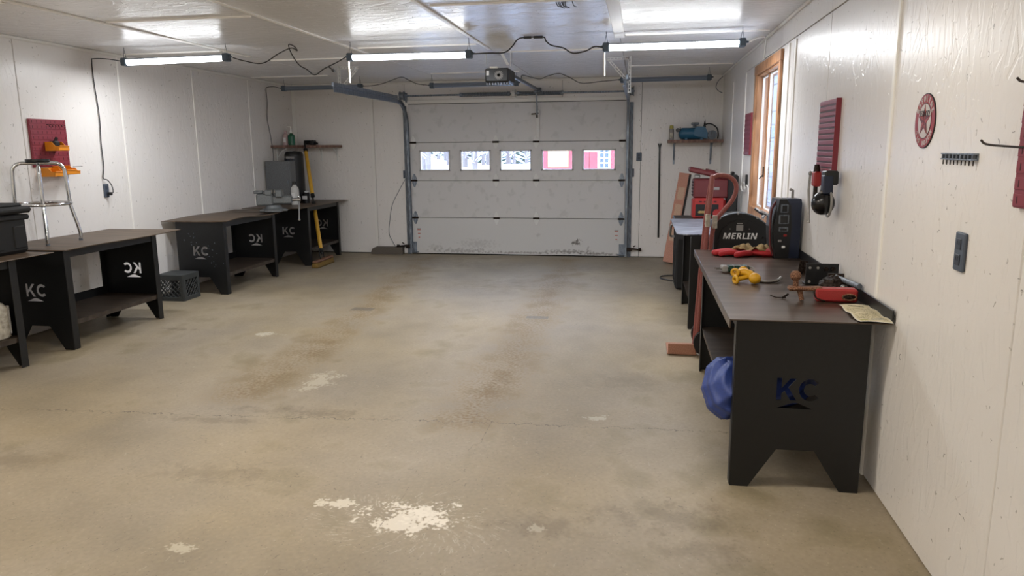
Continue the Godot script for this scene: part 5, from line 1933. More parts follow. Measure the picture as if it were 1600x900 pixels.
func build_right_bench_things() -> void:
	var T := BENCH
	# tall black machine between the benches
	var m := thing("shop_machine", "black arched shop machine with white lettering standing behind the long bench", "machine", V(0.75, 0, -5.86))
	var arch := PackedVector2Array([Vector2(-0.19, 0.0), Vector2(0.19, 0.0), Vector2(0.19, 0.90)])
	for k in 13:
		var u := 1.0 - k / 12.0
		var x := lerpf(-0.205, 0.19, u)
		arch.append(Vector2(x, 0.925 + 0.085 * (1.0 - pow(absf(x + 0.01) / 0.2, 2.2))))
	arch.append(Vector2(-0.205, 0.90))
	arch.append(Vector2(-0.185, 0.86))
	var b := Mb.new()
	b.prism(arch, -0.12, 0.11)
	part(m, "housing", b, M.black_plastic)
	var face := PackedVector2Array([Vector2(-0.16, 0.72), Vector2(0.17, 0.72), Vector2(0.17, 0.84)])
	for k in 17:
		var a := PI * k / 16.0
		face.append(Vector2(0.005 + cos(a) * 0.155, 0.82 + sin(a) * 0.145))
	face.append(Vector2(-0.16, 0.80))
	var fb := Mb.new()
	fb.prism(face, 0.11, 0.122)
	part(m, "face_shield", fb, M.black_plastic)
	var rim := Mb.new()
	var edge := []
	for k in 13:
		var x := lerpf(-0.20, 0.185, k / 12.0)
		edge.append(V(x, 0.928 + 0.085 * (1.0 - pow(absf(x + 0.01) / 0.2, 2.2)), 0.10))
	rim.tube(edge, 0.007, 6)
	part(m, "rim_bead", rim, M.galv_dark)
	for x in [-0.15, -0.02, 0.12]:
		bx(m, "rim_clip", V(x, 0.928 + 0.085 * (1.0 - pow(absf(x + 0.01) / 0.2, 2.2)), 0.105), V(0.014, 0.018, 0.016), M.print_grey, 0.003)
	bx(m, "rating_plate", V(-0.005, 0.905, 0.1228), V(0.05, 0.045, 0.0015), M.print_grey, 0.0)
	bx(m, "maker_strip", V(-0.005, 0.938, 0.1228), V(0.04, 0.008, 0.0015), M.print_grey, 0.0)
	for x in [-0.075, 0.065]:
		var s := Mb.new()
		s.cyl(V(x, 0.897, 0.120), V(x, 0.897, 0.126), 0.005, -1, 8)
		part(m, "screw", s, M.steel)
	letters(m, "lettering", "MERLIN", 0.044, 0.003, M.print_white, Transform3D(Basis(), V(0.0, 0.843, 0.1235)), 0.18, 1.08)
	var hs := Mb.new()
	hs.tube(smooth_path([V(-0.19, 0.83, 0.05), V(-0.235, 0.81, 0.06), V(-0.25, 0.76, 0.06), V(-0.19, 0.72, 0.05)], 5), 0.012, 8)
	part(m, "side_grip", hs, M.black_plastic)
	# small case beside it with a letter
	var e := thing("small_case", "small dark case with a white letter squeezed between machine and wall", "case", V(0.995, 0, -5.92))
	bx(e, "body", V(0, 0.44, 0), V(0.09, 0.88, 0.30), M.black_rough, 0.01)
	letters(e, "lettering", "E", 0.045, 0.003, M.print_white, Transform3D(Basis(), V(-0.012, 0.81, 0.1515)), 0.0, 1.0)
	var cl := thing("lever_clamp", "pair of chrome levers with a blue grip behind the black machine", "clamp", V(0.97, 0.88, -5.92))
	var c := Mb.new()
	for q in [[V(-0.10, 0.16, 0.02), V(-0.03, 0.11, 0.02)], [V(-0.055, 0.135, 0.02), V(-0.01, 0.115, 0.05)], [V(0.03, 0.135, 0.03), V(0.06, 0.085, 0.05)], [V(-0.03, 0.11, 0.02), V(-0.04, 0.08, 0.02)]]:
		c.cyl(q[0], q[1], 0.013, 0.012, 10)
	c.cyl(V(0.0, 0.0, 0.03), V(0.0, 0.12, 0.03), 0.012, -1, 10)
	part(cl, "levers", c, M.chrome)
	var cg := Mb.new()
	cg.box(V(0.02, 0.045, 0.06), V(0.045, 0.09, 0.045), 0.014)
	part(cl, "blue_grip", cg, M.blue_mid)
	# jump starter pack
	var j := thing("jump_starter", "dark blue upright jump starter pack at the far end of the long bench", "jump starter", V(0.965, T, -5.12), 0.1)
	var jb := Mb.new()
	jb.xf = Transform3D(Basis(V(0, 0, -1), V(0, 1, 0), V(1, 0, 0)), V(0, 0, 0))
	jb.prism(PackedVector2Array([Vector2(-0.10, 0.0), Vector2(0.10, 0.0), Vector2(0.105, 0.25), Vector2(0.085, 0.36), Vector2(0.05, 0.385), Vector2(-0.085, 0.385), Vector2(-0.105, 0.36)]), -0.03, 0.058)
	part(j, "battery_body", jb, M.blue_dark)
	var fr := Mb.new()
	fr.xf = Transform3D(Basis(), V(-0.055, 0, 0.06))
	fr.prism(PackedVector2Array([Vector2(-0.045, 0.0), Vector2(0.045, 0.0), Vector2(0.055, 0.2), Vector2(0.045, 0.34), Vector2(0.015, 0.385), Vector2(-0.03, 0.385), Vector2(-0.035, 0.34), Vector2(-0.06, 0.2)]), -0.14, 0.045)
	part(j, "front_case", fr, M.black_plastic)
	for q in [[0.325, 0.05, 0.055], [0.255, 0.066, 0.06], [0.19, 0.06, 0.03]]:
		bx(j, "recess_frame", V(-0.052, q[0], 0.107), V(q[1], q[2], 0.008), M.galv_dark, 0.004)
		bx(j, "recess", V(-0.052, q[0], 0.1115), V(q[1] - 0.02, q[2] - 0.016, 0.004), M.black_gloss, 0.001)
	for q in [[0.15, M.red_bright], [0.115, M.print_grey], [0.075, M.print_white]]:
		bx(j, "control", V(-0.055 + 0.02 * sin(q[0] * 90.0), q[0], 0.108), V(0.022, 0.016, 0.008), q[1], 0.003)
	var cab := Mb.new()
	cab.tube(smooth_path([V(-0.08, 0.37, 0.02), V(-0.115, 0.31, 0.04), V(-0.125, 0.20, 0.06), V(-0.12, 0.08, 0.07), V(-0.10, 0.015, 0.08)], 5), 0.008, 7)
	part(j, "cable", cab, M.red_case)
	var cab2 := Mb.new()
	cab2.tube(smooth_path([V(-0.06, 0.38, 0.05), V(-0.108, 0.27, 0.085), V(-0.112, 0.12, 0.09), V(-0.09, 0.012, 0.10)], 5), 0.008, 7)
	part(j, "cable", cab2, M.rubber)
	var hd := Mb.new()
	hd.tube([V(0.02, 0.38, 0.02), V(0.02, 0.435, 0.02), V(0.0, 0.445, 0.02)], 0.009, 8)
	part(j, "hook", hd, M.print_grey)
	build_gloves()
	build_small_parts()
	# blue tarp bundle on the lower shelf
	var tb := Mb.new()
	var tr := Mb.new()
	for lump in [[tb, V(0, 0, 0), V(0.235, 0.115, 0.21), 0.0], [tr, V(-0.165, -0.03, 0.03), V(0.105, 0.14, 0.19), 1.7]]:
		var skin := []
		for i in 41:
			var th := PI * i / 40.0
			var row := []
			for k in 64:
				var ph := TAU * k / 64.0
				var dv := V(sin(th) * cos(ph), cos(th), sin(th) * sin(ph))
				var g: float = lump[3] + dv.y * 2.6 + dv.z * 3.4
				var fold: float = 0.050 * (1.0 - 2.0 * absf(sin(g * 1.7 + 1.2 * sin(ph + lump[3])))) + 0.035 * (1.0 - 2.0 * absf(sin(ph * 2.5 + dv.y * 4.0 + lump[3]))) * sin(th)
				row.append(lump[1] + dv * lump[2] * (1.0 + fold))
			skin.append(row)
		lump[0].grid(skin, true)
	var t := thing("tarp_bundle", "crumpled blue tarp bundle stuffed on the lower shelf of the long bench", "tarp", V(0.585, 0.415, -3.50))
	part(t, "folds", tb, M.tarp)
	part(t, "hanging_fold", tr, M.tarp)
	# printed sheet hanging over the near edge
	var p := thing("printed_sheet", "curled printed paper sheet on the near corner of the long bench", "paper", V(0.97, T + 0.002, -3.335))
	var rows := []
	var low := []
	for i in 13:
		var ra := []
		var rb := []
		for k in 9:
			var x := lerpf(-0.062, 0.066, k / 8.0) + 0.0015 * sin(i * 1.3)
			var z := lerpf(-0.17, 0.175, i / 12.0)
			var y := 0.003 + 0.004 * sin(i * 1.1 + k * 0.4) + 0.004
			ra.append(V(x, y, z))
			rb.append(V(x, y - 0.0012, z))
		rows.append(ra)
		low.append(rb)
	var ps := Mb.new()
	ps.grid(rows, false, Vector3.UP, true)
	part(p, "printed_face", ps, sheet_print())
	var pl := Mb.new()
	pl.grid(low, false, Vector3.DOWN)
	for i in 12:
		pl.quad_auto(rows[i][0], rows[i + 1][0], low[i + 1][0], low[i][0], Vector3.LEFT)
		pl.quad_auto(rows[i][8], rows[i + 1][8], low[i + 1][8], low[i][8], Vector3.RIGHT)
	for k in 8:
		pl.quad_auto(rows[12][k], rows[12][k + 1], low[12][k + 1], low[12][k], Vector3.BACK)
		pl.quad_auto(rows[0][k], rows[0][k + 1], low[0][k + 1], low[0][k], Vector3.FORWARD)
	part(p, "paper_back", pl, M.print_white)

func sheet_print() -> StandardMaterial3D:
	# yellowed sheet with unreadable lines of print and a pale border
	var im := Image.create(128, 256, false, Image.FORMAT_RGB8)
	im.fill(Color(0.86, 0.84, 0.76))
	im.fill_rect(Rect2i(6, 6, 116, 244), Color(0.80, 0.76, 0.62))
	var r := RandomNumberGenerator.new()
	r.seed = 3
	for x in range(30, 98):
		for y in range(16, 30):
			if r.randf() < 0.55:
				im.set_pixel(x, y, Color(0.22, 0.2, 0.15))
	var y := 42
	while y < 240:
		var x := 14
		while x < 112:
			var w := r.randi_range(3, 12)
			if r.randf() < 0.8:
				im.fill_rect(Rect2i(x, y, mini(w, 114 - x), 4), Color(0.36, 0.32, 0.22).lerp(Color(0.66, 0.60, 0.42), r.randf()))
			x += w + 2
		y += 9
	im.fill_rect(Rect2i(24, 120, 30, 22), Color(0.82, 0.78, 0.66))
	im.fill_rect(Rect2i(60, 200, 44, 26), Color(0.55, 0.55, 0.52))
	im.fill_rect(Rect2i(14, 205, 30, 24), Color(0.62, 0.60, 0.34))
	var m := pm(Color.WHITE, 0.55)
	m.albedo_texture = ImageTexture.create_from_image(im)
	return m

func build_gloves() -> void:
	var T := BENCH
	var g := thing("work_glove", "bright red leather welding glove lying flat on the long bench", "glove", V(0.69, T, -5.12), 0.1)
	var b := Mb.new()
	var f := FastNoiseLite.new()
	f.seed = 4
	f.frequency = 9.0
	var rows := []
	for i in 15:
		var u := i / 14.0
		var w := lerpf(0.085, 0.062, u) * (1.0 if i > 0 else 0.92)
		var h := 0.034 + 0.014 * sin(u * 5.0)
		var row := []
		for k in 18:
			var a := TAU * k / 18.0
			var x := lerpf(0.235, -0.06, u)
			var z := cos(a) * w + 0.01 * sin(u * 7.0)
			var y := 0.022 + sin(a) * h * (0.62 if sin(a) > 0.0 else 0.6) + f.get_noise_3d(x, a, z) * 0.008
			row.append(V(x, maxf(y, 0.001), z))
		rows.append(row)
	b.grid(rows, true)
	for e in 2:
		var c := Vector3.ZERO
		var r: Array = rows[0 if e == 0 else 14]
		for q in r:
			c += q / 18.0
		for k in 18:
			var n := V(1.0 if e == 0 else -1.0, 0, 0)
			b.tri(c, r[k], r[(k + 1) % 18], n, n, n)
	part(g, "palm_and_cuff", b, M.glove_red)
	for k in 4:
		var fb := Mb.new()
		var z := -0.045 + k * 0.031
		var tip: float = [-0.15, -0.185, -0.178, -0.155][k]
		finger(fb, [V(-0.045, 0.022, z), V(-0.10, 0.026, z * 1.1), V(tip, 0.018, z * 1.2)], 0.0175)
		part(g, "finger", fb, M.glove_red)
	var th := Mb.new()
	finger(th, [V(0.04, 0.022, 0.05), V(-0.01, 0.026, 0.088), V(-0.06, 0.018, 0.10)], 0.019)
	part(g, "thumb", th, M.glove_red)
	var s := thing("leather_glove", "crumpled tan leather glove lying on top of the red glove", "glove", V(0.79, T + 0.036, -5.13), -0.15)
	var sb := Mb.new()
	var up := []
	var down := []
	for i in 13:
		var ra := []
		var rb := []
		for k in 29:
			var u := k / 28.0 * 2.0 - 1.0
			var w := i / 12.0 * 2.0 - 1.0
			var y := 0.012 + 0.013 * sin(u * 8.0 + w * 1.5) + 0.009 * sin(u * 15.0 - w * 3.0) + 0.012 * (1.0 - w * w)
			ra.append(V(u * 0.145 + 0.006 * sin(w * 5.0), maxf(y, 0.005), w * 0.065 * (1.0 + 0.12 * sin(u * 9.0))))
			rb.append(ra[-1] - V(0, 0.005, 0))
		up.append(ra)
		down.append(rb)
	sb.grid(up, false, Vector3.UP)
	sb.grid(down, false, Vector3.DOWN)
	for k in 28:
		sb.quad_auto(up[12][k], up[12][k + 1], down[12][k + 1], down[12][k], Vector3.BACK)
		sb.quad_auto(up[0][k], up[0][k + 1], down[0][k + 1], down[0][k], Vector3.FORWARD)
	for i in 12:
		sb.quad_auto(up[i][0], up[i + 1][0], down[i + 1][0], down[i][0], Vector3.LEFT)
		sb.quad_auto(up[i][28], up[i + 1][28], down[i + 1][28], down[i][28], Vector3.RIGHT)
	part(s, "palm", sb, M.glove_tan)
	for k in 3:
		var q := Mb.new()
		var z := -0.03 + k * 0.028
		finger(q, [V(0.09, 0.016, z), V(0.125, 0.02, z + 0.005), V(0.155, 0.006, z + 0.012)], 0.013)
		part(s, "finger", q, M.glove_tan)
	var cf := Mb.new()
	finger(cf, [V(-0.10, 0.014, 0.0), V(-0.135, 0.014, 0.01), V(-0.155, 0.002, 0.012)], 0.014)
	part(s, "cuff_fold", cf, M.glove_tan)

func finger(b: Mb, p: Array, r: float) -> void:
	var pts := smooth_path(p, 5)
	b.tube(pts, r, 10)
	b.ball(pts[-1], V(r, r, r), 10, 6)

func build_small_parts() -> void:
	var T := BENCH
	# yellow clevis and hook
	var y := thing("clevis_hook", "yellow painted clevis grab hook lying on the long bench", "hook", V(0.565, T, -4.08))
	var b := Mb.new()
	b.tube(smooth_path([V(-0.04, 0.034, -0.05), V(-0.005, 0.052, -0.03), V(0.03, 0.046, 0.0), V(0.05, 0.030, 0.035)], 5), 0.021, 10)
	b.ball(V(0.05, 0.030, 0.04), V(0.032, 0.030, 0.032), 14, 10)
	part(y, "hook_body", b, M.yellow_paint)
	for q in [[V(-0.045, 0.050, -0.02), 0.6], [V(-0.048, 0.020, 0.035), 1.1], [V(0.0, 0.056, -0.045), 0.1]]:
		var r := []
		for i in 16:
			var a := TAU * i / 16.0
			r.append(q[0] + V(cos(a) * 0.019 * cos(q[1]), sin(a) * 0.0165, cos(a) * 0.019 * sin(q[1])))
		var e := Mb.new()
		e.tube(r, 0.0085, 8, true)
		part(y, "eye", e, M.yellow_paint)
	var ar := Mb.new()
	ar.tube([V(-0.045, 0.02, 0.03), V(-0.01, 0.026, 0.01), V(0.02, 0.03, 0.0)], 0.013, 8)
	part(y, "shank", ar, M.yellow_paint)
	# bent chrome hitch pin
	var hp := Mb.new()
	hp.tube(smooth_path([V(-0.065, 0.008, -0.02), V(-0.045, 0.008, 0.02), V(0.0, 0.008, 0.03), V(0.045, 0.012, 0.01), V(0.07, 0.022, -0.03)], 5), 0.0085, 10)
	var ho := part(self, "hitch_pin", hp, M.steel)
	ho.position = V(0.695, T + 0.001, -4.10)
	tag(ho, "bent shiny steel hitch pin lying beside the yellow clevis hook", "hitch pin")
	# green electrical plug end
	var g := thing("trailer_plug", "dark green plug with clear end and two prongs on the long bench", "plug", V(0.555, T, -4.42), 0.15)
	bx(g, "body", V(0.02, 0.022, 0), V(0.13, 0.036, 0.07), M.green_plastic, 0.012)
	bx(g, "clear_end", V(-0.06, 0.022, 0), V(0.035, 0.036, 0.065), M.print_grey, 0.006)
	for z in [-0.02, 0.02]:
		var pr := Mb.new()
		pr.cyl(V(-0.077, 0.022, z), V(-0.112, 0.022, z), 0.004, -1, 6)
		part(g, "prong", pr, M.steel)
	for x in [-0.01, 0.03, 0.065]:
		bx(g, "metal_band", V(x, 0.0225, 0), V(0.008, 0.04, 0.073), M.steel, 0.003)
	var gw := Mb.new()
	gw.tube(smooth_path([V(0.08, 0.03, 0.01), V(0.10, 0.028, 0.03), V(0.098, 0.012, 0.05)], 4), 0.006, 6)
	part(g, "wire_end", gw, M.print_grey)
	# red ball mount
	var m := thing("ball_mount", "chipped red hitch ball mount with rusty ball on the long bench", "ball mount", V(0.92, T, -3.62), -0.05)
	var rb := Mb.new()
	rb.box(V(0.0, 0.034, 0), V(0.185, 0.062, 0.066), 0.008)
	part(m, "receiver_tube", rb, M.red_paint)
	var hole := Mb.new()
	hole.xf = Transform3D(Basis(), V(0.055, 0.028, 0.0335))
	var ov := PackedVector2Array()
	for k in 18:
		var a := TAU * k / 18.0
		ov.append(Vector2(cos(a) * 0.027, sin(a) * 0.011))
	hole.prism(ov, -0.001, 0.0012)
	part(m, "pin_hole", hole, M.iron)
	var ring := []
	for k in 22:
		var a := TAU * k / 22.0
		ring.append(V(0.055 + cos(a) * 0.030, 0.028 + sin(a) * 0.014, 0.034))
	var rg := Mb.new()
	rg.tube(ring, 0.004, 6, true)
	part(m, "hole_collar", rg, M.rust)
	var tg := Mb.new()
	tg.xf = Transform3D(Basis(V(0, 0, 1), 0.04), V(-0.13, 0.058, 0))
	tg.box(Vector3.ZERO, V(0.14, 0.016, 0.05), 0.005)
	tg.box(V(-0.05, 0.002, 0), V(0.07, 0.02, 0.06), 0.008)
	part(m, "tongue", tg, M.rust)
	var bl := Mb.new()
	bl.cyl(V(-0.18, 0.062, 0), V(-0.18, 0.10, 0), 0.014, 0.012, 12)
	bl.ball(V(-0.182, 0.118, 0), V(0.026, 0.025, 0.026), 18, 12)
	bl.cyl(V(-0.16, 0.05, 0), V(-0.15, 0.003, 0.01), 0.013, 0.011, 10)
	part(m, "hitch_ball", bl, M.rust)
	var pc := Mb.new()
	pc.tube(smooth_path([V(-0.10, 0.05, 0.02), V(-0.09, 0.02, 0.03), V(-0.05, 0.006, 0.035)], 4), 0.004, 6)
	part(m, "safety_clip", pc, M.iron)
	var wc := Mb.new()
	wc.tube(smooth_path([V(0.0, 0.004, 0), V(-0.02, 0.006, 0.01), V(-0.045, 0.004, -0.005), V(-0.07, 0.012, -0.01)], 4), 0.0028, 5)
	wc.cyl(V(-0.02, 0.005, 0.015), V(0.01, 0.022, 0.0), 0.005, -1, 6)
	var wo := part(self, "cotter_pin", wc, M.iron)
	wo.position = V(0.705, T + 0.001, -3.66)
	tag(wo, "small bent cotter pin lying beside the rusty hitch ball", "pin")
	# black drilled plate standing up
	var pl := thing("mounting_plate", "black steel mounting plate with bolts standing upright on the long bench", "plate", V(0.962, T, -4.05), 0.02)
	bx(pl, "plate", V(-0.008, 0.058, 0), V(0.165, 0.112, 0.008), M.black_plastic, 0.002)
	bx(pl, "foot", V(-0.008, 0.006, -0.035), V(0.165, 0.008, 0.07), M.black_plastic, 0.002)
	for q in [V(-0.07, 0.092, 0.004), V(-0.03, 0.092, 0.004), V(-0.07, 0.018, 0.004)]:
		var s := Mb.new()
		s.cyl(q, q + V(0, 0, 0.002), 0.007, -1, 12)
		part(pl, "bolt_hole", s, M.print_grey)
	for q in [V(0.01, 0.088, 0.004), V(0.045, 0.088, 0.004)]:
		var s := Mb.new()
		s.cyl(q, q + V(0, 0, 0.014), 0.012, 0.011, 6)
		part(pl, "bolt_head", s, M.iron)
	# dark gusset behind the plate
	var gs := Mb.new()
	gs.prism(PackedVector2Array([Vector2(-0.03, 0), Vector2(0.045, 0), Vector2(0.02, 0.075), Vector2(-0.022, 0.078)]), -0.003, 0.003)
	gs.xf = Transform3D(Basis(V(0, 1, 0), 0.3), V(0, 0, -0.004))
	gs.box(V(0.0, 0.004, -0.03), V(0.07, 0.006, 0.06), 0.001)
	var go := part(self, "gusset_plate", gs, M.iron)
	go.position = V(0.935, T + 0.001, -4.40)
	tag(go, "small grey angled gusset plate behind the black mounting plate", "plate")
	# dark coupler with wooden handled tool lying across
	var k := thing("trailer_coupler", "greasy black trailer coupler lying between the plate and the red ball mount", "coupler", V(0.965, T, -3.83))
	var kb := Mb.new()
	lumpy(kb, V(0.0, 0.04, 0), V(0.065, 0.042, 0.06), 0.25, 1.5, 12, 26, 16, 0.0)
	kb.box(V(0.035, 0.03, 0.015), V(0.06, 0.045, 0.07), 0.012)
	part(k, "casting", kb, M.iron)
	for q in [V(-0.075, 0.022, 0.02), V(-0.02, 0.03, 0.072), V(0.025, 0.042, 0.075)]:
		var s := Mb.new()
		s.ball(q, V(0.018, 0.016, 0.016), 12, 8)
		part(k, "ball_nut", s, M.steel)
	var hm := thing("hammer", "short grey handled hammer resting against the back splash", "hammer", V(1.0, T + 0.045, -3.72), 0.0)
	var hb := Mb.new()
	hb.cyl(V(-0.02, 0.03, -0.16), V(0.03, 0.025, 0.08), 0.011, 0.014, 10)
	part(hm, "handle", hb, M.galv_dark)
	var hh := Mb.new()
	hh.cyl(V(-0.055, 0.03, -0.165), V(0.02, 0.03, -0.17), 0.016, -1, 10)
	part(hm, "head", hh, M.iron)

# ---------------------------------------------------------------- right wall
func build_wall_things() -> void:
	var q := -PI / 2
	var p1 := peg_board("tall red slotted steel wall board above the hanging black lamp", V(XR, 1.355, -4.50), q, 0.405, 0.405, 13, false)
	bx(p1, "end_flange", V(0.203, 0.2025, 0.014), V(0.006, 0.405, 0.028), M.red_board, 0.001)
	peg_board("small looking red wall board between the window and the corner", V(XR, 1.42, -7.75), q, 0.40, 0.405, 9)
	peg_board("red slotted wall board with long hooks beside the metal strip rack", V(XR, 1.335, -2.09), q, 0.405, 0.405, 9)
	for h in [[1.50, -2.24, 0.02], [1.665, -2.10, 0.06]]:
		var b := Mb.new()
		b.tube(smooth_path([V(-0.022, 0, 0.02), V(-0.03, 0.004, -0.12 + h[2]), V(-0.04, 0.010, -0.22 + h[2]), V(-0.045, 0.022, -0.245 + h[2])], 4), 0.0035, 6)
		var o := part(self, numbered("long_hook"), b, M.iron)
		o.position = V(XR, h[0], h[1])
		tag(o, "long thin steel hook reaching from the red wall board, " + ("level with its middle" if h[0] < 1.6 else "higher up near its top edge"), "hook")
	build_round_sign()
	# perforated strip rack
	var r := thing("strip_rack", "short perforated metal strip rack below the round sign", "rack", V(XR, 1.470, -2.71), q)
	var b := Mb.new()
	for s in [-1.0, 1.0]:
		b.box(V(0, 0.009 * s, 0.008), V(0.265, 0.005, 0.016), 0.001)
	b.box(V(0, 0, 0.002), V(0.265, 0.02, 0.004), 0.001)
	part(r, "channel", b, M.galv)
	for k in 9:
		bx(r, "tooth", V(-0.12 + k * 0.03, 0.0, 0.010), V(0.008, 0.016, 0.012), M.galv_dark, 0.001)
		var n := Mb.new()
		n.cyl(V(-0.12 + k * 0.03, -0.012, 0.010), V(-0.12 + k * 0.03, -0.028, 0.010), 0.002, -1, 5)
		part(r, "pin", n, M.iron)
	var o := thing("double_outlet", "dark grey double wall outlet on the near white wall", "outlet", V(XR, 1.162, -2.625), q)
	bx(o, "cover_plate", V(0, 0, 0.006), V(0.072, 0.128, 0.012), M.outlet, 0.004)
	for s in [-1.0, 1.0]:
		var sk := bx(o, "socket", V(0, 0.026 * s, 0.0135), V(0.034, 0.036, 0.004), M.outlet_dark, 0.002)
		for x in [-0.007, 0.007]:
			bx(sk, "slot", V(x, 0.026 * s + 0.004, 0.0157), V(0.003, 0.012, 0.001), M.print_black, 0.0)
	# hanging black lamp
	var l := thing("round_lamp", "glossy black round lamp hanging from the tall red wall board", "lamp", V(XR - 0.02, 1.37, -4.20), q)
	bx(l, "bracket", V(0, -0.03, 0.035), V(0.085, 0.075, 0.07), M.black_plastic, 0.008)
	bx(l, "bracket", V(0.012, -0.065, 0.05), V(0.065, 0.10, 0.05), M.blue_dark, 0.006)
	var d := Mb.new()
	d.ball(V(0, -0.165, 0.062), V(0.062, 0.064, 0.06), 26, 16)
	part(l, "lamp_head", d, M.black_gloss)
	var rr := []
	for k in 30:
		var a := TAU * k / 30.0
		rr.append(V(cos(a) * 0.07, -0.165 + sin(a) * 0.072, 0.035))
	var ring := Mb.new()
	ring.tube(rr, 0.006, 6, true)
	part(l, "rim_ring", ring, M.print_grey)
	var kn := Mb.new()
	kn.cyl(V(0.02, -0.105, 0.07), V(0.02, -0.105, 0.085), 0.012, -1, 10)
	part(l, "knob", kn, M.steel)
	var cwr := Mb.new()
	cwr.tube(smooth_path([V(-0.04, -0.09, 0.05), V(-0.10, -0.10, 0.04), V(-0.16, -0.115, 0.03)], 4), 0.0025, 5)
	part(l, "wire", cwr, M.iron)
	# red clamp tool and long rod
	var g := thing("grease_tool", "red headed grease tool with dark barrel hanging beside the round lamp", "tool", V(XR - 0.02, 1.38, -4.53), q)
	bx(g, "head", V(0, -0.06, 0.03), V(0.075, 0.085, 0.04), M.red_bright, 0.008)
	var gb := Mb.new()
	gb.cyl(V(0, -0.02, 0.03), V(-0.01, 0.02, 0.03), 0.02, 0.014, 10)
	gb.cyl(V(0.0, -0.10, 0.03), V(0.01, -0.235, 0.03), 0.010, 0.010, 10)
	gb.cyl(V(-0.035, -0.10, 0.03), V(-0.035, -0.17, 0.03), 0.007, -1, 8)
	part(g, "barrel", gb, M.iron)
	var gp := Mb.new()
	gp.cyl(V(-0.06, -0.02, 0.03), V(-0.10, -0.02, 0.04), 0.003, -1, 6)
	gp.cyl(V(-0.04, -0.085, 0.03), V(-0.12, -0.085, 0.04), 0.003, -1, 6)
	part(g, "peg", gp, M.steel)
	var rd := Mb.new()
	rd.tube([V(0, 0, 0), V(-0.004, -0.10, 0.0), V(0.0, -0.20, 0.02), V(0.0, -0.285, 0.035)], 0.0075, 8)
	rd.ball(V(0, 0.0, 0), V(0.012, 0.016, 0.012), 10, 6)
	rd.cyl(V(0.0, -0.278, 0.033), V(0, -0.295, 0.037), 0.010, -1, 8)
	var ro := part(self, "steel_rod", rd, M.steel)
	ro.position = V(XR - 0.045, 1.345, -4.72)
	tag(ro, "slim steel rod hanging on a peg beside the red headed tool", "rod")
	# white coil of cable on a hook beside the window
	var w := thing("cable_coil", "white coiled cable hanging on the wall below the far red board", "cable", V(XR, 1.10, -7.85), q)
	var pts := []
	for k in 50:
		var a := TAU * k / 24.0
		pts.append(V(cos(a) * 0.16, sin(a) * 0.045, 0.014 + 0.008 * k / 50.0))
	var wc := Mb.new()
	wc.tube(pts, 0.007, 6)
	part(w, "coil", wc, M.white_plastic)
	var tail := Mb.new()
	tail.tube(smooth_path([V(0.15, 0.02, 0.015), V(0.24, 0.025, 0.015), V(0.34, -0.01, 0.012), V(0.38, -0.12, 0.01)], 4), 0.007, 6)
	part(w, "tail", tail, M.white_plastic)
	bx(w, "wall_switch", V(0.16, 0.07, 0.012), V(0.05, 0.12, 0.02), M.black_plastic, 0.005)

func build_round_sign() -> void:
	var t := thing("round_sign", "round red and white metal sign with a star and ring lettering", "sign", V(XR, 1.597, -3.058), -PI / 2)
	var R := 0.101
	var b := Mb.new()
	b.xf = Transform3D(Basis(V(1, 0, 0), PI / 2), Vector3.ZERO)
	b.lathe([Vector2(0, 0), Vector2(R, 0), Vector2(R, 0.004), Vector2(0, 0.004)], 56)
	part(t, "rim_disc", b, M.print_black)
	for s in [[0.098, 0.0047, M.sign_red, "red_ring"], [0.0655, 0.0054, M.print_black, "inner_line"], [0.063, 0.006, M.sign_white, "white_field"]]:
		var d := Mb.new()
		d.xf = b.xf
		d.lathe([Vector2(0, 0.001), Vector2(s[0], 0.001), Vector2(s[0], s[1]), Vector2(0, s[1])], 56)
		part(t, s[3], d, s[2])
	var star := PackedVector2Array()
	for k in 10:
		var a := PI / 2 + TAU * k / 10.0
		var r := 0.060 if k % 2 == 0 else 0.025
		star.append(Vector2(cos(a), sin(a)) * r)
	var sb := Mb.new()
	sb.prism(star, 0.0055, 0.0068)
	part(t, "star", sb, M.sign_star)
	# darker facets of the star
	var sh := Mb.new()
	for k in 5:
		var a := PI / 2 + TAU * k / 5.0
		var c := a + TAU / 10.0
		sh.prism(PackedVector2Array([Vector2.ZERO, Vector2(cos(a), sin(a)) * 0.060, Vector2(cos(c), sin(c)) * 0.025]), 0.0066, 0.0072)
	part(t, "star_facets", sh, M.red_case)
	letters(t, "lettering", "TEXACO", 0.021, 0.0012, M.print_black, Transform3D(Basis(), V(0, 0.027, 0.0078)), 0.0, 1.0, false)
	ring_text(t, "GASOLINE", PI / 2, 0.31, 0.0815, 0.020)
	ring_text(t, "MOTOR OIL", -PI / 2, 0.25, 0.0815, 0.017)

func ring_text(t: Node3D, text: String, mid: float, step: float, r: float, h: float) -> void:
	for i in text.length():
		if text[i] == " ":
			continue
		var a := mid - (i - (text.length() - 1) * 0.5) * step
		var x := Transform3D(Basis(V(0, 0, 1), a - PI / 2), V(cos(a) * r, sin(a) * r, 0.0055))
		letters(t, "ring_letter", text[i], h, 0.0015, M.sign_white, x)

# ---------------------------------------------------------------- cords
func cord_thing(called: String, label: String, p: Array, r: float, mat: Material) -> Node3D:
	var t := thing(called, label, "cord", p[0])
	var l := []
	for q in p:
		l.append(q - p[0])
	cord(t, "wire", l, r, mat)
	return t

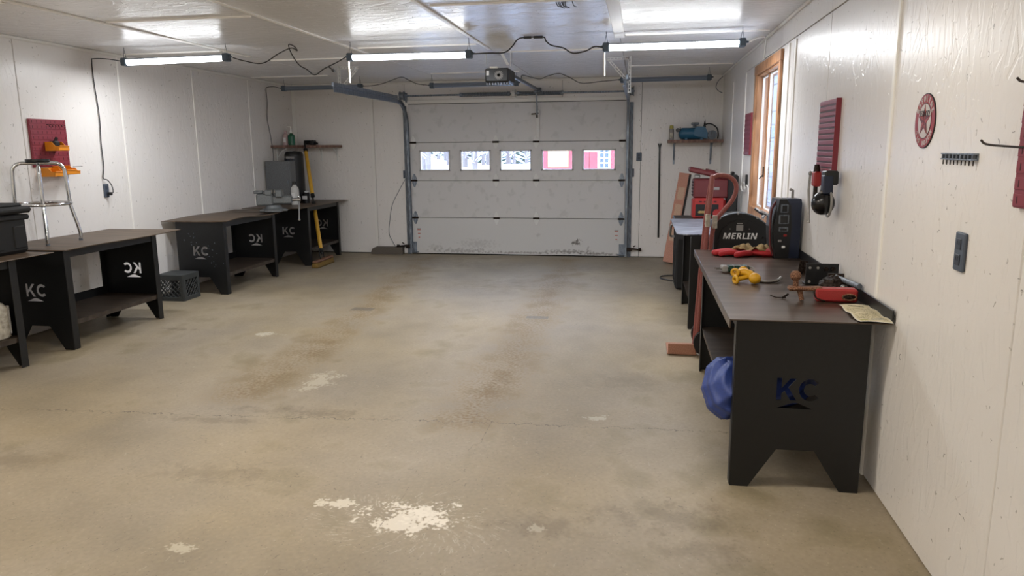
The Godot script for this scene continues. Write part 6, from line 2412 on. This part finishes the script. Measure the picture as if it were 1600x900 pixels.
func build_cords() -> void:
	var K: Material = M.cord
	cord_thing("extension_cord", "dark power cord running from the left tube light down to the wall outlet", [V(-4.64, 2.31, -6.22), V(-4.80, 2.335, -6.23), V(-4.96, 2.345, -6.27), V(-4.994, 2.325, -6.289), V(-4.994, 2.131, -6.289), V(-4.994, 1.844, -6.309), V(-4.994, 1.580, -6.293), V(-4.994, 1.372, -6.294), V(-4.99, 1.266, -6.265), V(-4.976, 1.245, -6.30), V(-4.976, 1.195, -6.348), V(-4.976, 1.134, -6.363), V(-4.965, 1.114, -6.325)], 0.0047, K)
	var c2 := cord_thing("extension_cord", "dark looped cord drooping between the left and middle lit tubes", [V(-3.56, 2.312, -6.24), V(-3.477, 2.287, -6.27), V(-3.326, 2.266, -6.32), V(-3.168, 2.343, -6.32), V(-3.044, 2.388, -6.32), V(-2.998, 2.365, -6.335), V(-3.025, 2.404, -6.34), V(-3.066, 2.416, -6.32), V(-3.036, 2.339, -6.30), V(-2.982, 2.246, -6.32), V(-2.907, 2.201, -6.32), V(-2.838, 2.156, -6.32), V(-2.745, 2.207, -6.32), V(-2.636, 2.258, -6.34), V(-2.565, 2.300, -6.36)], 0.005, K)
	var pl := Mb.new()
	pl.cyl(V(-2.709, 2.223, -6.32) - c2.position, V(-2.672, 2.195, -6.32) - c2.position, 0.006, -1, 6)
	pl.cyl(V(-2.672, 2.195, -6.32) - c2.position, V(-2.652, 2.180, -6.32) - c2.position, 0.015, 0.013, 8)
	part(c2, "loose_plug", pl, K)
	var c3 := cord_thing("extension_cord", "black cord with inline plug strung between the middle and right lit tubes", [V(-1.41, 2.298, -6.37), V(-1.283, 2.301, -6.38), V(-1.156, 2.302, -6.38), V(-1.090, 2.347, -6.38), V(-1.046, 2.400, -6.38), V(-0.991, 2.417, -6.38), V(-0.829, 2.417, -6.38), V(-0.803, 2.384, -6.38), V(-0.754, 2.347, -6.38), V(-0.658, 2.324, -6.38), V(-0.578, 2.280, -6.38), V(-0.472, 2.292, -6.37), V(-0.40, 2.322, -6.35), V(-0.35, 2.315, -6.32)], 0.0062, K)
	for s in [[-0.99, -0.925], [-0.905, -0.83]]:
		var ip := Mb.new()
		ip.cyl(V(s[0], 2.417, -6.38) - c3.position, V(s[1], 2.417, -6.38) - c3.position, 0.0115, -1, 8)
		part(c3, "inline_plug", ip, K)
	cord_thing("extension_cord", "white cord bending from the right lit tube down to the window casing", [V(0.82, 2.318, -6.32), V(0.88, 2.345, -6.34), V(0.96, 2.38, -6.52), V(1.02, 2.395, -6.80), V(1.036, 2.36, -6.92), V(1.036, 2.29, -6.94), V(1.03, 2.245, -6.95)], 0.007, M.white_plastic)
	cord_thing("extension_cord", "black cord hanging down the wall from the corner unlit tube to the cabinet", [V(-4.68, 2.305, -9.33), V(-4.80, 2.33, -9.38), V(-4.95, 2.335, -9.50), V(-4.99, 2.31, -9.532), V(-4.99, 2.142, -9.539), V(-4.99, 1.930, -9.509), V(-4.98, 1.719, -9.545), V(-4.96, 1.60, -9.53), V(-4.93, 1.45, -9.50), V(-4.92, 1.365, -9.47)], 0.0047, K)
	cord_thing("extension_cord", "dark cord arched between the corner and middle unlit tubes", [V(-3.53, 2.306, -9.33), V(-3.413, 2.314, -9.37), V(-3.282, 2.343, -9.4), V(-3.169, 2.380, -9.4), V(-3.039, 2.412, -9.4), V(-2.939, 2.367, -9.4), V(-2.838, 2.325, -9.41), V(-2.70, 2.306, -9.42)], 0.0047, K)
	cord_thing("extension_cord", "dark zigzag cord strung between the middle and right unlit tubes", [V(-1.51, 2.312, -9.42), V(-1.495, 2.37, -9.41), V(-1.47, 2.398, -9.4), V(-1.327, 2.360, -9.4), V(-1.247, 2.350, -9.4), V(-1.143, 2.386, -9.4), V(-1.015, 2.406, -9.4), V(-0.889, 2.357, -9.4), V(-0.770, 2.293, -9.4), V(-0.675, 2.284, -9.4), V(-0.534, 2.296, -9.38), V(-0.29, 2.312, -9.36)], 0.0047, K)
	cord_thing("wire_loop", "thin grey wire loop hanging in the corner above the compressor shelf", [V(1.03, 2.40, -10.26), V(0.970, 2.340, -10.27), V(0.948, 2.268, -10.28), V(0.983, 2.218, -10.28), V(1.03, 2.193, -10.26)], 0.005, M.galv_dark)
	cord_thing("sensor_wire", "thin dark wire running down the back wall left of the door", [V(-3.33, 1.085, -10.292), V(-3.417, 0.944, -10.294), V(-3.542, 0.713, -10.294), V(-3.590, 0.480, -10.294), V(-3.608, 0.292, -10.294), V(-3.555, 0.17, -10.294), V(-3.52, 0.11, -10.292)], 0.004, M.galv_dark)
	cord_thing("floor_cord", "black cord curled on the floor beside the black cart", [V(0.40, 0.008, -8.45), V(0.33, 0.008, -8.5), V(0.26, 0.008, -8.6), V(0.27, 0.008, -8.74), V(0.34, 0.008, -8.80), V(0.42, 0.008, -8.82)], 0.008, K)
	var w := thing("loose_wires", "bunch of short black wires hanging from the ceiling near the middle", "wires", V(-0.51, HC, -5.0))
	var r := RandomNumberGenerator.new()
	r.seed = 6
	for k in 7:
		var x := -0.05 + k * 0.012 if k < 6 else 0.055
		cord(w, "wire", [V(x, 0, 0.05), V(x + r.randf_range(-0.01, 0.01), -0.022, 0.0), V(x + 0.015, -0.012 - 0.004 * (k % 3), -0.08 - 0.012 * (k % 4))], 0.0032, K, 5)
